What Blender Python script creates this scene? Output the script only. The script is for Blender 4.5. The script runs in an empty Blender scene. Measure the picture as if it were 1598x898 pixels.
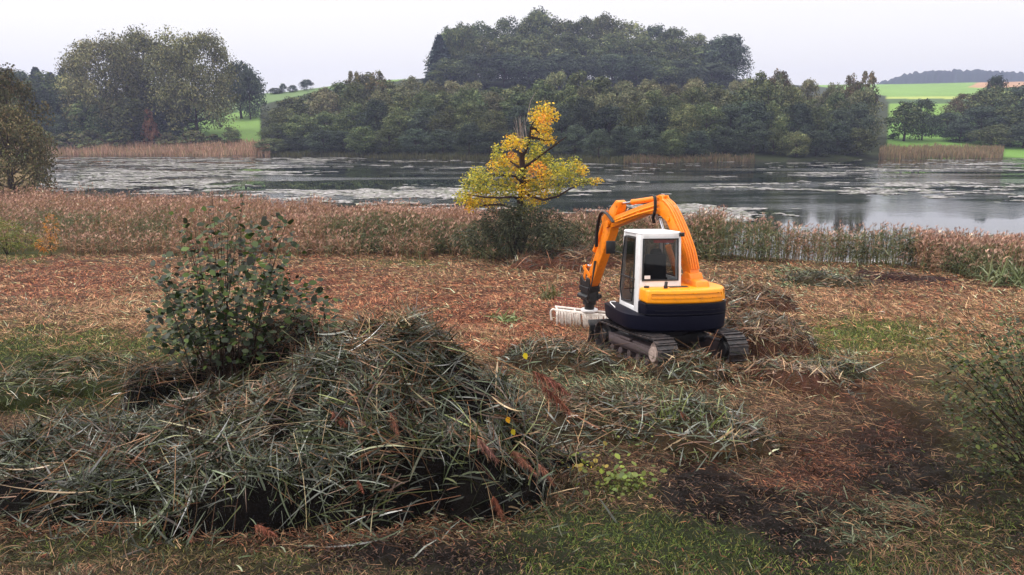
import bpy, bmesh, math, random
import numpy as np
from mathutils import Vector, Matrix, Euler
R = math.radians
S = bpy.context.scene
COL = S.collection
rng = np.random.default_rng(7)
random.seed(7)

# ------------------------------------------------------------------ camera, sky, sun, exposure
FPX = 1200.0; PIT = math.atan(244 / FPX); CZ = 7.0
CP, SP = math.cos(PIT), math.sin(PIT)
cam = bpy.data.cameras.new('camera'); cam_o = bpy.data.objects.new('camera', cam); COL.objects.link(cam_o)
cam.sensor_width = 36; cam.lens = 36 * FPX / 1598; cam.clip_end = 20000; cam.clip_start = 0.05
cam_o.location = (0, 0, CZ); cam_o.rotation_euler = (R(90) - PIT, 0, 0)
S.camera = cam_o
SUN_EL, SUN_AZ = R(56), R(-92)          # azimuth from +Y (towards the lake), negative = left
wd = bpy.data.worlds.new('World'); S.world = wd; wd.use_nodes = True
nt = wd.node_tree; nt.nodes.clear()
o_ = nt.nodes.new('ShaderNodeOutputWorld'); bg = nt.nodes.new('ShaderNodeBackground'); bg2 = nt.nodes.new('ShaderNodeBackground')
sky = nt.nodes.new('ShaderNodeTexSky'); sky.sky_type = 'NISHITA'; sky.sun_disc = False
sky.sun_elevation = SUN_EL; sky.sun_rotation = SUN_AZ; sky.dust_density = 4; sky.air_density = 1.0
hs = nt.nodes.new('ShaderNodeHueSaturation'); hs.inputs['Saturation'].default_value = 0.12
nt.links.new(sky.outputs[0], hs.inputs['Color']); nt.links.new(hs.outputs[0], bg.inputs[0]); bg.inputs[1].default_value = 0.06
bg2.inputs[0].default_value = (1.0, 0.97, 0.93, 1); bg2.inputs[1].default_value = 1.02     # the even layer of cloud
# an overcast sky is darkest at the horizon and brightens towards the zenith
tcw = nt.nodes.new('ShaderNodeTexCoord'); sxw = nt.nodes.new('ShaderNodeSeparateXYZ'); mrw = nt.nodes.new('ShaderNodeMapRange')
mrw.inputs[1].default_value = .22; mrw.inputs[2].default_value = 1; mrw.inputs[3].default_value = .83; mrw.inputs[4].default_value = 2.2
nt.links.new(tcw.outputs['Generated'], sxw.inputs[0]); nt.links.new(sxw.outputs[2], mrw.inputs[0]); nt.links.new(mrw.outputs[0], bg2.inputs[1])
ad = nt.nodes.new('ShaderNodeAddShader')
nt.links.new(bg.outputs[0], ad.inputs[0]); nt.links.new(bg2.outputs[0], ad.inputs[1]); nt.links.new(ad.outputs[0], o_.inputs[0])
sl = bpy.data.lights.new('sun', 'SUN'); sl.energy = 1.5; sl.angle = R(12); sl.color = (1.0, 0.95, 0.87)
so = bpy.data.objects.new('sun', sl); COL.objects.link(so)
sd = Vector((math.sin(SUN_AZ) * math.cos(SUN_EL), math.cos(SUN_AZ) * math.cos(SUN_EL), math.sin(SUN_EL)))
so.rotation_euler = (-sd).to_track_quat('-Z', 'Y').to_euler(); so.location = (0, 0, 60)
S.view_settings.view_transform = 'Standard'; S.view_settings.look = 'None'
S.view_settings.exposure = 0.14; S.view_settings.gamma = 1.0; S.view_settings.use_curve_mapping = False
cy = S.cycles
cy.use_denoising = True
try: cy.denoiser = 'OPENIMAGEDENOISE'
except Exception: pass
cy.max_bounces = 6; cy.diffuse_bounces = 3; cy.glossy_bounces = 3; cy.transmission_bounces = 4
cy.transparent_max_bounces = 8; cy.volume_bounces = 0; cy.use_adaptive_sampling = True; cy.adaptive_threshold = 0.02

# ------------------------------------------------------------------ numeric helpers
def ray(px, py):
    a = (px - 799) / FPX; b = (449 - py) / FPX
    return a, CP + b * SP, -SP + b * CP
def at(px, py, Y):
    a, dy, dz = ray(px, py); t = Y / dy
    return np.array([a * t, Y, CZ + dz * t])
def proj(x, y, z):
    dz = z - CZ; d = np.maximum(y * CP - dz * SP, .01); up = y * SP + dz * CP
    return 799 + FPX * x / d, 449 - FPX * up / d
_tab = np.random.default_rng(3).random((256, 256))
def vn(x, y):
    xi = np.floor(x).astype(int); yi = np.floor(y).astype(int); fx = x - xi; fy = y - yi
    fx = fx * fx * (3 - 2 * fx); fy = fy * fy * (3 - 2 * fy)
    g = lambda i, j: _tab[i & 255, j & 255]
    return (g(xi, yi) * (1 - fx) + g(xi + 1, yi) * fx) * (1 - fy) + (g(xi, yi + 1) * (1 - fx) + g(xi + 1, yi + 1) * fx) * fy
def fbm(x, y, o=4):
    s = 0; a = .5; n = 0
    for k in range(o): s = s + a * vn(x * 2 ** k + 17 * k, y * 2 ** k + 31 * k); n += a; a *= .5
    return s / n
def sm(a, b, x):
    t = np.clip((x - a) / (b - a), 0, 1); return t * t * (3 - 2 * t)
def lin(c):
    c = np.asarray(c, float) / 255.0
    return np.where(c <= .04045, c / 12.92, ((c + .055) / 1.055) ** 2.4)
def unit(v): return v / np.maximum(np.linalg.norm(v, axis=-1, keepdims=True), 1e-9)

# ------------------------------------------------------------------ terrain
def zprof(Y): return np.interp(Y, [0, 3, 6, 10, 16, 24, 32, 40, 46, 60, 240], [5.0, 4.2, 3.3, 2.72, 2.03, 1.3, .72, .32, .27, .24, .3])
def pcol(x, Y): return 799 + FPX * x / (np.maximum(Y, .5) * CP + (CZ - zprof(Y)) * SP)
SHN = ([-400, 35, 48, 60, 300, 600, 800, 1000, 1100, 1300, 1450, 1600, 2400], [900, 900, 250, 66, 60, 51, 48, 45, 43, 39.5, 37.5, 36, 38])
SHF = ([-400, 60, 300, 415, 560, 700, 850, 980, 1200, 1380, 1600, 2400], [245, 240, 235, 226, 212, 196, 184, 176, 188, 200, 210, 215])
RD = ([-400, 1180, 1260, 2400], [400, 400, 750, 750])
RY = ([-400, 350, 400, 450, 500, 560, 620, 680, 1160, 1240, 1400, 1600, 2400], [155, 150, 146, 143, 137, 128, 124, 122, 124, 133, 131, 127, 120])
def terr(x, Y):
    x = np.asarray(x, float); Y = np.asarray(Y, float)
    pc = pcol(x, Y)
    ysn = np.interp(pc, *SHN); ysf = np.interp(pc, *SHF) + 3 * (fbm(x / 14, Y * 0 + 5) - .5)
    near = zprof(Y) - 1.7 * sm(ysn - 1, ysn + 5, Y)
    amp = .16 * sm(3, 9, Y) * (1 - sm(38, 60, Y))
    near = near + amp * (fbm(x * .9, Y * .9) - .5) * 1.6 + .5 * amp * (fbm(x * 3.3 + 9, Y * 3.3) - .5)
    D = np.interp(pc, *RD); ry = np.interp(pc, *RY)
    zr = CZ + D * np.tan(np.arctan((449 - ry) / FPX) - PIT)
    t = (Y - ysf) / (D - ysf)
    far = -1.4 + 1.7 * sm(ysf - 7, ysf + 1, Y) + (zr - .3) * np.clip(t, 0, 1) ** .9 - np.maximum(Y - D, 0) * .03
    far = np.where(Y > D, np.maximum(far, 4), far)
    far = far + .5 * sm(ysf + 10, ysf + 60, Y) * (fbm(x / 25, Y / 25) - .5)
    return np.maximum(near, far)
def ground(px, py, h=0.0):
    px = np.asarray(px, float); py = np.asarray(py, float)
    a, dy, dz = ray(px, py); Y = np.full(np.broadcast(px, py).shape, 20.0); lo = np.full_like(Y, 2.0); hi = np.full_like(Y, 90.0)
    for _ in range(28):
        Y = .5 * (lo + hi); t = Y / dy; below = (CZ + dz * t) < zprof(Y) + h
        hi = np.where(below, Y, hi); lo = np.where(below, lo, Y)
    return a * Y / dy, Y

# ------------------------------------------------------------------ mesh helpers
def tag(o, label=None, cat=None, group=None, kind=None):
    for k, v in (('label', label), ('category', cat), ('group', group), ('kind', kind)):
        if v: o[k] = v
    return o
def empty(name, loc, rz=0.0):
    o = bpy.data.objects.new(name, None); COL.objects.link(o); o.location = loc; o.rotation_euler = (0, 0, rz); o.empty_display_size = .3
    return o
def link(name, me, mat, parent=None, loc=None):
    o = bpy.data.objects.new(name, me); COL.objects.link(o)
    if mat and not me.materials: me.materials.append(mat)
    if parent: o.parent = parent
    if loc is not None: o.location = loc
    return o
def npmesh(name, V, Q, C=None, smooth=False):
    me = bpy.data.meshes.new(name); n = len(V); q = len(Q)
    me.vertices.add(n); me.vertices.foreach_set('co', np.asarray(V, np.float32).ravel())
    k = Q.shape[1]
    me.loops.add(q * k); me.loops.foreach_set('vertex_index', np.asarray(Q, np.int32).ravel())
    me.polygons.add(q); me.polygons.foreach_set('loop_start', np.arange(0, q * k, k, dtype=np.int32))
    try: me.polygons.foreach_set('loop_total', np.full(q, k, np.int32))
    except Exception: pass
    if smooth: me.polygons.foreach_set('use_smooth', np.ones(q, bool))
    if C is not None:
        at_ = me.color_attributes.new('col', 'FLOAT_COLOR', 'POINT')
        at_.data.foreach_set('color', np.concatenate([C, np.ones((n, 1))], 1).astype(np.float32).ravel())
    me.update(calc_edges=True)
    return me
class Soup:
    def __init__(s): s.V = []; s.Q = []; s.C = []; s.n = 0
    def add(s, V, Q, C): s.V.append(V); s.Q.append(Q + s.n); s.C.append(C); s.n += len(V)
    def ribbons(s, P, D, L, W, droop, col, prof=(.55, 1, .75, .06), side=None, tip=None, bend=0.0):
        n = len(P)
        if n == 0: return
        K = len(prof); t = np.linspace(0, 1, K)
        L = np.broadcast_to(L, n); W = np.broadcast_to(W, n); droop = np.broadcast_to(droop, n)
        D = unit(D)
        pts = P[:, None] + D[:, None] * (L[:, None] * t)[..., None]
        pts[..., 2] -= (droop * L)[:, None] * t ** 2
        if bend:
            lat = unit(np.cross(D, np.array([0, 0, 1.]) + rng.normal(0, .4, (n, 3)))) * rng.normal(0, bend, (n, 1)) * L[:, None]
            pts = pts + lat[:, None] * ((t - .0) ** 2)[None, :, None]
        if side is None: side = np.cross(D, rng.normal(size=(n, 3)))
        side = unit(side)
        wv = side[:, None] * (W[:, None] * .5 * np.array(prof))[..., None]
        V = np.stack([pts - wv, pts + wv], 2).reshape(-1, 3)
        i = (np.arange(n) * K * 2)[:, None] + np.arange(K - 1) * 2
        Q = np.stack([i, i + 1, i + 3, i + 2], -1).reshape(-1, 4)
        c = np.repeat(np.broadcast_to(col, (n, 3))[:, None], K, 1)
        if tip is not None: c = c * (1 - t[None, :, None] ** 2 * .8) + np.asarray(tip) * t[None, :, None] ** 2 * .8
        s.add(V, Q, np.repeat(c, 2, 1).reshape(-1, 3))
    def tube(s, pts, rad, col, k=6):
        pts = np.asarray(pts, float); m = len(pts); rad = np.broadcast_to(rad, m)
        T = unit(np.gradient(pts, axis=0)); ref = np.array([.3, .2, .93]) if abs(T[0, 2]) < .8 else np.array([1., 0, .1])
        A = unit(np.cross(T, ref)); B = np.cross(T, A); an = np.arange(k) * 2 * np.pi / k
        V = pts[:, None] + (A[:, None] * np.cos(an)[None, :, None] + B[:, None] * np.sin(an)[None, :, None]) * rad[:, None, None]
        i = np.arange(m - 1)[:, None] * k; j = np.arange(k); j2 = (j + 1) % k
        Q = np.stack([i + j, i + j2, i + k + j2, i + k + j], -1).reshape(-1, 4)
        s.add(V.reshape(-1, 3), Q, np.broadcast_to(col, (m * k, 3)))
    def mesh(s, name, smooth=False, off=None):
        V = np.concatenate(s.V); V = V - np.asarray(off) if off is not None else V
        return npmesh(name, V, np.concatenate(s.Q), np.concatenate(s.C), smooth)
def jit(col, n, a=.2, h=.06):
    """n random variations of an sRGB colour, linear"""
    c = lin(col); v = np.exp(rng.normal(0, a, (n, 1)))
    return np.clip(c * v * (1 + rng.normal(0, h, (n, 3))), .002, .95)
def pick(cols, n, a=.2, w=None):
    idx = rng.choice(len(cols), n, p=None if w is None else np.array(w) / sum(w))
    return np.clip(lin(np.array(cols))[idx] * np.exp(rng.normal(0, a, (n, 1))), .002, .95)

# ------------------------------------------------------------------ materials
def mat_col(name, rough=.7, trans=.25, rnd=0.0, spec=.3, noise=None, bump=0.0):
    """attribute colour, light passing through thin leaves, small per-object variation"""
    m = bpy.data.materials.new(name); m.use_nodes = True; t = m.node_tree; t.nodes.clear(); N = t.nodes.new; Lk = t.links.new
    out = N('ShaderNodeOutputMaterial'); b = N('ShaderNodeBsdfPrincipled'); a = N('ShaderNodeAttribute'); a.attribute_name = 'col'
    c = a.outputs['Color']
    if rnd:
        oi = N('ShaderNodeObjectInfo'); h = N('ShaderNodeHueSaturation')
        mr = N('ShaderNodeMapRange'); mr.inputs[3].default_value = 1 - rnd; mr.inputs[4].default_value = 1 + rnd; Lk(oi.outputs['Random'], mr.inputs[0])
        ml = N('ShaderNodeMath'); ml.operation = 'MULTIPLY'; ml.inputs[1].default_value = 7.31; Lk(oi.outputs['Random'], ml.inputs[0])
        fr = N('ShaderNodeMath'); fr.operation = 'FRACT'; Lk(ml.outputs[0], fr.inputs[0])
        mh = N('ShaderNodeMapRange'); mh.inputs[3].default_value = .5 - rnd * .09; mh.inputs[4].default_value = .5 + rnd * .05; Lk(fr.outputs[0], mh.inputs[0])
        Lk(mr.outputs[0], h.inputs['Value']); Lk(mh.outputs[0], h.inputs['Hue']); Lk(c, h.inputs['Color']); c = h.outputs[0]
    if noise:
        nz = N('ShaderNodeTexNoise'); nz.inputs['Scale'].default_value = noise; nz.inputs['Detail'].default_value = 6; nz.inputs['Roughness'].default_value = .7
        g = N('ShaderNodeNewGeometry'); Lk(g.outputs['Position'], nz.inputs['Vector'])
        mr = N('ShaderNodeMapRange'); mr.inputs[1].default_value = .25; mr.inputs[2].default_value = .75; mr.inputs[3].default_value = .55; mr.inputs[4].default_value = 1.45
        Lk(nz.outputs[0], mr.inputs[0]); mx = N('ShaderNodeVectorMath'); mx.operation = 'SCALE'; Lk(c, mx.inputs[0]); Lk(mr.outputs[0], mx.inputs['Scale']); c = mx.outputs[0]
        if bump:
            bp = N('ShaderNodeBump'); bp.inputs['Strength'].default_value = bump; bp.inputs['Distance'].default_value = .05
            Lk(nz.outputs[0], bp.inputs['Height']); Lk(bp.outputs[0], b.inputs['Normal'])
    Lk(c, b.inputs['Base Color']); b.inputs['Roughness'].default_value = rough; b.inputs['Specular IOR Level'].default_value = spec
    if trans:
        tr = N('ShaderNodeBsdfTranslucent'); Lk(c, tr.inputs[0]); mx = N('ShaderNodeMixShader'); mx.inputs[0].default_value = trans
        Lk(b.outputs[0], mx.inputs[1]); Lk(tr.outputs[0], mx.inputs[2]); Lk(mx.outputs[0], out.inputs[0])
    else: Lk(b.outputs[0], out.inputs[0])
    return m
def mat_pbr(name, col, rough=.5, metal=0.0, dirt=.25, dirtcol=(90, 74, 58), scale=6.0, bump=.1, spec=.5, streak=1.0):
    m = bpy.data.materials.new(name); m.use_nodes = True; t = m.node_tree; b = t.nodes['Principled BSDF']; N = t.nodes.new; Lk = t.links.new
    tc = N('ShaderNodeTexCoord'); mp = N('ShaderNodeMapping'); mp.inputs['Scale'].default_value = (1, 1, streak); Lk(tc.outputs['Object'], mp.inputs[0])
    nz = N('ShaderNodeTexNoise'); nz.inputs['Scale'].default_value = scale; nz.inputs['Detail'].default_value = 8; nz.inputs['Roughness'].default_value = .65; Lk(mp.outputs[0], nz.inputs[0])
    mr = N('ShaderNodeMapRange'); mr.inputs[1].default_value = .48; mr.inputs[2].default_value = .72; mr.inputs[3].default_value = 0; mr.inputs[4].default_value = dirt; Lk(nz.outputs[0], mr.inputs[0])
    mx = N('ShaderNodeMix'); mx.data_type = 'RGBA'; mx.inputs[6].default_value = (*lin(col), 1); mx.inputs[7].default_value = (*lin(dirtcol), 1)
    Lk(mr.outputs[0], mx.inputs[0]); Lk(mx.outputs[2], b.inputs['Base Color'])
    b.inputs['Roughness'].default_value = rough; b.inputs['Metallic'].default_value = metal; b.inputs['Specular IOR Level'].default_value = spec
    bp = N('ShaderNodeBump'); bp.inputs['Strength'].default_value = bump; bp.inputs['Distance'].default_value = .01; Lk(nz.outputs[0], bp.inputs['Height']); Lk(bp.outputs[0], b.inputs['Normal'])
    return m
M = dict(
    ground=mat_col('soil and mulch', .9, 0, noise=9.0, bump=.9, spec=.15),
    litter=mat_col('cut reed litter', .7, .06, spec=.25),
    reed=mat_col('standing reeds', .7, .2, spec=.2),
    leafgloss=mat_col('reed leaves', .36, .06, spec=.5),
    core=mat_col('mulch and shade core', .95, 0, noise=14, bump=1.0, spec=.1),  # coloured per heap; the near-black ones hold painted shade
    far=mat_col('far foliage', .85, .06, rnd=.34, spec=.1),
    leaf=mat_col('leaf', .5, .3, spec=.4),
    bark=mat_col('bark', .9, 0, noise=8, bump=.6, spec=.1),
    pad=mat_col('lily pads', .35, 0, spec=.5),
    orange=mat_pbr('orange paint', (250, 156, 6), .38, dirt=.3, dirtcol=(150, 84, 30), scale=5),
    orange2=mat_pbr('faded orange paint', (240, 132, 10), .42, dirt=.4, dirtcol=(150, 84, 30), scale=9),
    navy=mat_pbr('navy paint', (6, 7, 24), .5, spec=.1, dirt=.12, dirtcol=(56, 54, 72), scale=7, streak=4),
    white=mat_pbr('white cab paint', (232, 230, 232), .4, dirt=.2, dirtcol=(150, 140, 130), scale=5),
    black=mat_pbr('black steel', (20, 20, 23), .45, dirt=.3, dirtcol=(80, 76, 76), scale=12),
    rubber=mat_pbr('track shoes', (34, 30, 33), .5, dirt=.8, dirtcol=(92, 78, 74), scale=9, bump=.4),
    frame=mat_pbr('muddy track frame', (78, 66, 68), .7, dirt=.8, dirtcol=(66, 52, 48), scale=6, bump=.5),
    hub=mat_pbr('muddy hub', (168, 148, 140), .7, dirt=.6, dirtcol=(100, 84, 76), scale=9),
    chrome=mat_pbr('cylinder rod', (200, 200, 205), .18, metal=1, dirt=.1),
    seat=mat_pbr('seat cloth', (18, 20, 30), .9, dirt=.1),
    strips=mat_pbr('dirty white tines', (225, 216, 208), .6, dirt=.55, dirtcol=(140, 112, 96), scale=9),
    red=mat_pbr('red wire', (158, 62, 60), .6),
    redshade=mat_pbr('red shade', (190, 42, 34), .6, dirt=.1),
)
def glassmat():
    m = bpy.data.materials.new('tinted cab glass'); m.use_nodes = True; t = m.node_tree; t.nodes.clear(); N = t.nodes.new
    o = N('ShaderNodeOutputMaterial'); tr = N('ShaderNodeBsdfTransparent'); tr.inputs[0].default_value = (.52, .56, .58, 1)
    g = N('ShaderNodeBsdfGlossy'); g.inputs['Roughness'].default_value = .03; f = N('ShaderNodeFresnel'); f.inputs[0].default_value = 1.5; mx = N('ShaderNodeMixShader')
    t.links.new(f.outputs[0], mx.inputs[0]); t.links.new(tr.outputs[0], mx.inputs[1]); t.links.new(g.outputs[0], mx.inputs[2]); t.links.new(mx.outputs[0], o.inputs[0])
    return m
M['glass'] = glassmat()
def watermat():
    m = bpy.data.materials.new('lake water'); m.use_nodes = True; t = m.node_tree; b = t.nodes['Principled BSDF']; N = t.nodes.new; Lk = t.links.new
    b.inputs['Base Color'].default_value = (.012, .016, .016, 1); b.inputs['IOR'].default_value = 1.65
    g = N('ShaderNodeNewGeometry'); mp = N('ShaderNodeMapping'); mp.inputs['Scale'].default_value = (.55, 1.6, 1); Lk(g.outputs['Position'], mp.inputs[0])
    n1 = N('ShaderNodeTexNoise'); n1.inputs['Scale'].default_value = 1.1; n1.inputs['Detail'].default_value = 5; Lk(mp.outputs[0], n1.inputs[0])
    # breeze patches: where wind ruffles the surface
    mp2 = N('ShaderNodeMapping'); mp2.inputs['Scale'].default_value = (.012, .05, 1); Lk(g.outputs['Position'], mp2.inputs[0])
    n2 = N('ShaderNodeTexNoise'); n2.inputs['Scale'].default_value = 1.6; n2.inputs['Detail'].default_value = 5; Lk(mp2.outputs[0], n2.inputs[0])
    r2 = N('ShaderNodeMapRange'); r2.inputs[1].default_value = .42; r2.inputs[2].default_value = .62; r2.inputs[3].default_value = .0; r2.inputs[4].default_value = .42; Lk(n2.outputs[0], r2.inputs[0])
    # open water far out is ruffled, the sheltered water by the near reeds lies smooth
    sx = N('ShaderNodeSeparateXYZ'); Lk(g.outputs['Position'], sx.inputs[0]); ry = N('ShaderNodeMapRange'); ry.inputs[1].default_value = 58; ry.inputs[2].default_value = 120; ry.inputs[3].default_value = .0; ry.inputs[4].default_value = 1.0; Lk(sx.outputs[1], ry.inputs[0])
    mu = N('ShaderNodeMath'); mu.operation = 'MULTIPLY'; Lk(r2.outputs[0], mu.inputs[0]); Lk(ry.outputs[0], mu.inputs[1])
    bp = N('ShaderNodeBump'); bp.inputs['Distance'].default_value = .35; Lk(mu.outputs[0], bp.inputs['Strength']); Lk(n1.outputs[0], bp.inputs['Height']); Lk(bp.outputs[0], b.inputs['Normal'])
    r3 = N('ShaderNodeMapRange'); r3.inputs[1].default_value = .42; r3.inputs[2].default_value = .62; r3.inputs[3].default_value = .015; r3.inputs[4].default_value = .09; Lk(n2.outputs[0], r3.inputs[0]); Lk(r3.outputs[0], b.inputs['Roughness'])
    return m
M['water'] = watermat()

# ------------------------------------------------------------------ patches of ground cover (where each stands on the ground)
# kinds: straw, red mulch, green grass, mud, grey-green cut leaves, dark grass, olive
KN = ['straw', 'red', 'green', 'mud', 'cut', 'darkgrass', 'olive']
GC = lin(np.array([(70, 48, 36), (66, 40, 30), (54, 62, 26), (20, 13, 12), (44, 42, 30), (26, 32, 14), (54, 48, 26)]))  # soil darker than its litter: shade between the blades put into the colour
PATCH = [  # centre, radii in the photograph's rows and columns, kind, weight
    (740, 470, 190, 34, 1, 3), (700, 430, 160, 14, 0, 2.2), (520, 455, 90, 40, 1, 3), (640, 412, 70, 7, 2, 1.6), (780, 515, 170, 22, 1, 2.4),
    (110, 425, 160, 14, 1, 3.4), (60, 455, 120, 16, 1, 2.4), (60, 485, 70, 16, 3, 1.3), (150, 500, 120, 26, 0, 2.2), (30, 395, 60, 16, 2, 3),
    (90, 575, 130, 55, 5, 5), (170, 540, 110, 30, 2, 2.2), (60, 560, 80, 30, 2, 2.2), (60, 545, 90, 30, 6, 2), (250, 540, 120, 30, 5, 2), (470, 540, 60, 22, 2, 1.3),
    (1340, 530, 110, 36, 2, 4.5), (1440, 560, 120, 22, 6, 2.5), (1300, 575, 60, 14, 4, 2.5), (1300, 470, 220, 30, 0, 1.6), (1370, 495, 60, 12, 1, 2.2), (1420, 470, 90, 14, 1, 1.6),
    (1270, 435, 70, 12, 4, 2.2), (1410, 440, 110, 10, 3, 1.6), (1450, 440, 60, 8, 1, 2),
    (1385, 610, 50, 42, 1, 3), (1390, 700, 85, 60, 3, 3.2), (1390, 660, 60, 50, 1, 2.2), (1480, 760, 110, 24, 3, 3),
    (1110, 755, 95, 45, 3, 4), (1170, 815, 110, 45, 3, 4), (1240, 870, 60, 50, 3, 4.5), (1280, 720, 120, 40, 1, 2.2), (1590, 825, 50, 45, 3, 3),
    (960, 850, 170, 40, 5, 4.5), (1100, 880, 140, 26, 5, 3.5), (1380, 870, 150, 45, 5, 2.6), (1340, 810, 110, 24, 4, 1.6),
    (1500, 650, 120, 80, 6, 2.4), (1550, 780, 120, 60, 5, 2.2), (980, 640, 190, 55, 4, 3), (1010, 720, 150, 35, 0, 2), (920, 770, 90, 30, 6, 1.6), (960, 765, 60, 25, 2, 1.8),
    (1200, 640, 90, 30, 0, 3), (1200, 520, 70, 50, 0, 2.2), (700, 870, 170, 30, 3, 4.5), (250, 885, 330, 22, 6, 3), (450, 880, 60, 18, 2, 2), (820, 880, 90, 22, 5, 3), (300, 905, 700, 26, 6, 4), (150, 880, 200, 16, 5, 3), (500, 900, 160, 14, 3, 3), (1150, 905, 500, 26, 5, 3), (1480, 880, 160, 40, 6, 3), (1560, 700, 90, 90, 6, 3), (60, 585, 110, 40, 5, 4),
    (870, 580, 60, 30, 5, 1.2), (850, 545, 80, 25, 1, 1.6), (1120, 600, 90, 25, 0, 2.4),
]
def kindw(x, Y):
    z = terr(x, Y); px, py = proj(x, Y, z)
    px = px + (90 + 500 / Y) * (fbm(x * .8, Y * .8, 5) - .5); py = py + (14 + .10 * np.abs(py - 400)) * 2.0 * (fbm(x * .9 + 40, Y * .9) - .5)
    W = np.zeros(px.shape + (7,)); W[..., 0] = .8 + .5 * fbm(x * .7, Y * .7 + 70); W[..., 6] = .55; W[..., 1] = .36; W[..., 4] = .25
    for cx, cy_, rx, ry, k, w in PATCH:
        w = w * (1.7 if k == 3 else 1.15)
        d = ((px - cx) / rx) ** 2 + ((py - cy_) / ry) ** 2
        W[..., k] += w * np.exp(-d ** 1.3)
    n = fbm(x * 1.7 + 5, Y * 1.7 + 3, 3); W[..., 1] *= .4 + 1.4 * sm(.4, .65, n); W[..., 0] *= .5 + 1.2 * sm(.6, .35, n)
    W[..., 5] *= 1.25; W[..., 2] *= 1.25; W = W ** 1.6
    return W / W.sum(-1, keepdims=True)
def near_shade(Y): return (.46 + .80 * sm(9, 19, Y))  # darkens near ground colours to stand in for the shaded foreground

# ------------------------------------------------------------------ ground sheet
def build_ground():
    ys = np.concatenate([np.linspace(1, 5, 12)[:-1], np.geomspace(5, 44, 430)[:-1], np.geomspace(44, 1700, 230)])
    u = np.concatenate([np.linspace(-2.2, -.8, 30)[:-1], np.linspace(-.8, .8, 420), np.linspace(.8, 2.2, 30)[1:]])
    Y, Ug = np.meshgrid(ys, u, indexing='ij'); X = Ug * (Y + 3)
    Z = terr(X, Y)
    # churned tracks of the machine, pressed into the wet soil on the right
    for off in (-.0,):
        gx, gy = ground(1385, 640); cx = gx + (Y - gy) * .06
        dd = np.abs(X - cx); on = np.exp(-(dd / .24) ** 4) * sm(8.5, 9.5, Y) * (1 - sm(15, 16.5, Y))
        Z = Z - on * (.07 + .05 * (np.sin(Y * 2 * np.pi / .24) > 0)) + .06 * np.exp(-((dd - .33) / .09) ** 2) * sm(8.5, 9.5, Y) * (1 - sm(15, 16.5, Y))
    px, py = proj(X, Y, Z)
    W = kindw(X, np.minimum(Y, 60)); C = (W[..., [0, 1, 3, 4, 6]] @ GC[[0, 1, 3, 4, 6]]) * near_shade(Y)[..., None] + W[..., [2, 5]] @ GC[[2, 5]] * 1.05
    mud = W[..., 3] * (Y < 40); Z = Z + mud * .34 * (fbm(X * 4.5, Y * 4.5, 4) - .52) + .06 * (Y < 30) * (fbm(X * 7, Y * 7, 3) - .5)
    # far shore and fields
    far = Y > 90
    g1 = lin((108, 136, 70)); g2 = lin((92, 112, 70)); g3 = lin((150, 160, 84)); g4 = lin((66, 86, 50)); br = lin((164, 128, 98)); wood = lin((44, 50, 28))
    Cf = np.broadcast_to(g1, C.shape).copy()
    def setc(mask, c): Cf[mask] = c
    rt = px > 1240
    setc(rt & (py > 129) & (py < 151), lin((110, 140, 70))); setc(rt & (py >= 151) & (py < 154.5), g3); setc(rt & (py >= 154.5) & (py < 162) & (px < 1530), g4)
    setc(rt & (py >= 162) & (py < 188), lin((104, 134, 58))); setc(rt & (py >= 188) & (py < 191), g4); setc(rt & (py >= 191), lin((98, 132, 60)))
    setc(rt & (py < 137) & (px > 1510 + (137 - py) * 2), br)
    setc((px < 420) & (Y < 244), lin((110, 92, 62))); lf = px < 690; hl = 168 - (px - 395) * .225
    setc(lf & (py < hl - 2), g2); setc(lf & (np.abs(py - hl) < 2.2), lin((58, 78, 40)))
    stripe = .94 + .12 * (np.sin(X * .55 + Y * .22) > 0); Cf *= stripe[..., None] ** .5
    Cf *= (.85 + .3 * fbm(X / 30, Y / 30))[..., None]
    wz = (px > 405) & (px < 1385) & (py > np.interp(px, [400, 520, 680, 1160, 1240, 1385], [165, 140, 118, 118, 130, 150])); setc(wz & (py < 260), wood)
    C = np.where(far[..., None], Cf, C)
    bed = Z < -.05; C = np.where(bed[..., None], lin((40, 36, 28)), C)
    n, m = Y.shape; i = np.arange(n * m).reshape(n, m)
    Q = np.stack([i[:-1, :-1], i[:-1, 1:], i[1:, 1:], i[1:, :-1]], -1).reshape(-1, 4)
    me = npmesh('ground', np.stack([X, Y, Z], -1).reshape(-1, 3), Q, C.reshape(-1, 3), True)
    tag(link('ground', me, M['ground']), kind='structure')
build_ground()
me = npmesh('water', np.array([[-900, 28, 0], [900, 28, 0], [900, 330, 0], [-900, 330, 0]], float), np.array([[0, 1, 2, 3]]))
tag(link('water', me, M['water']), kind='structure')
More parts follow.
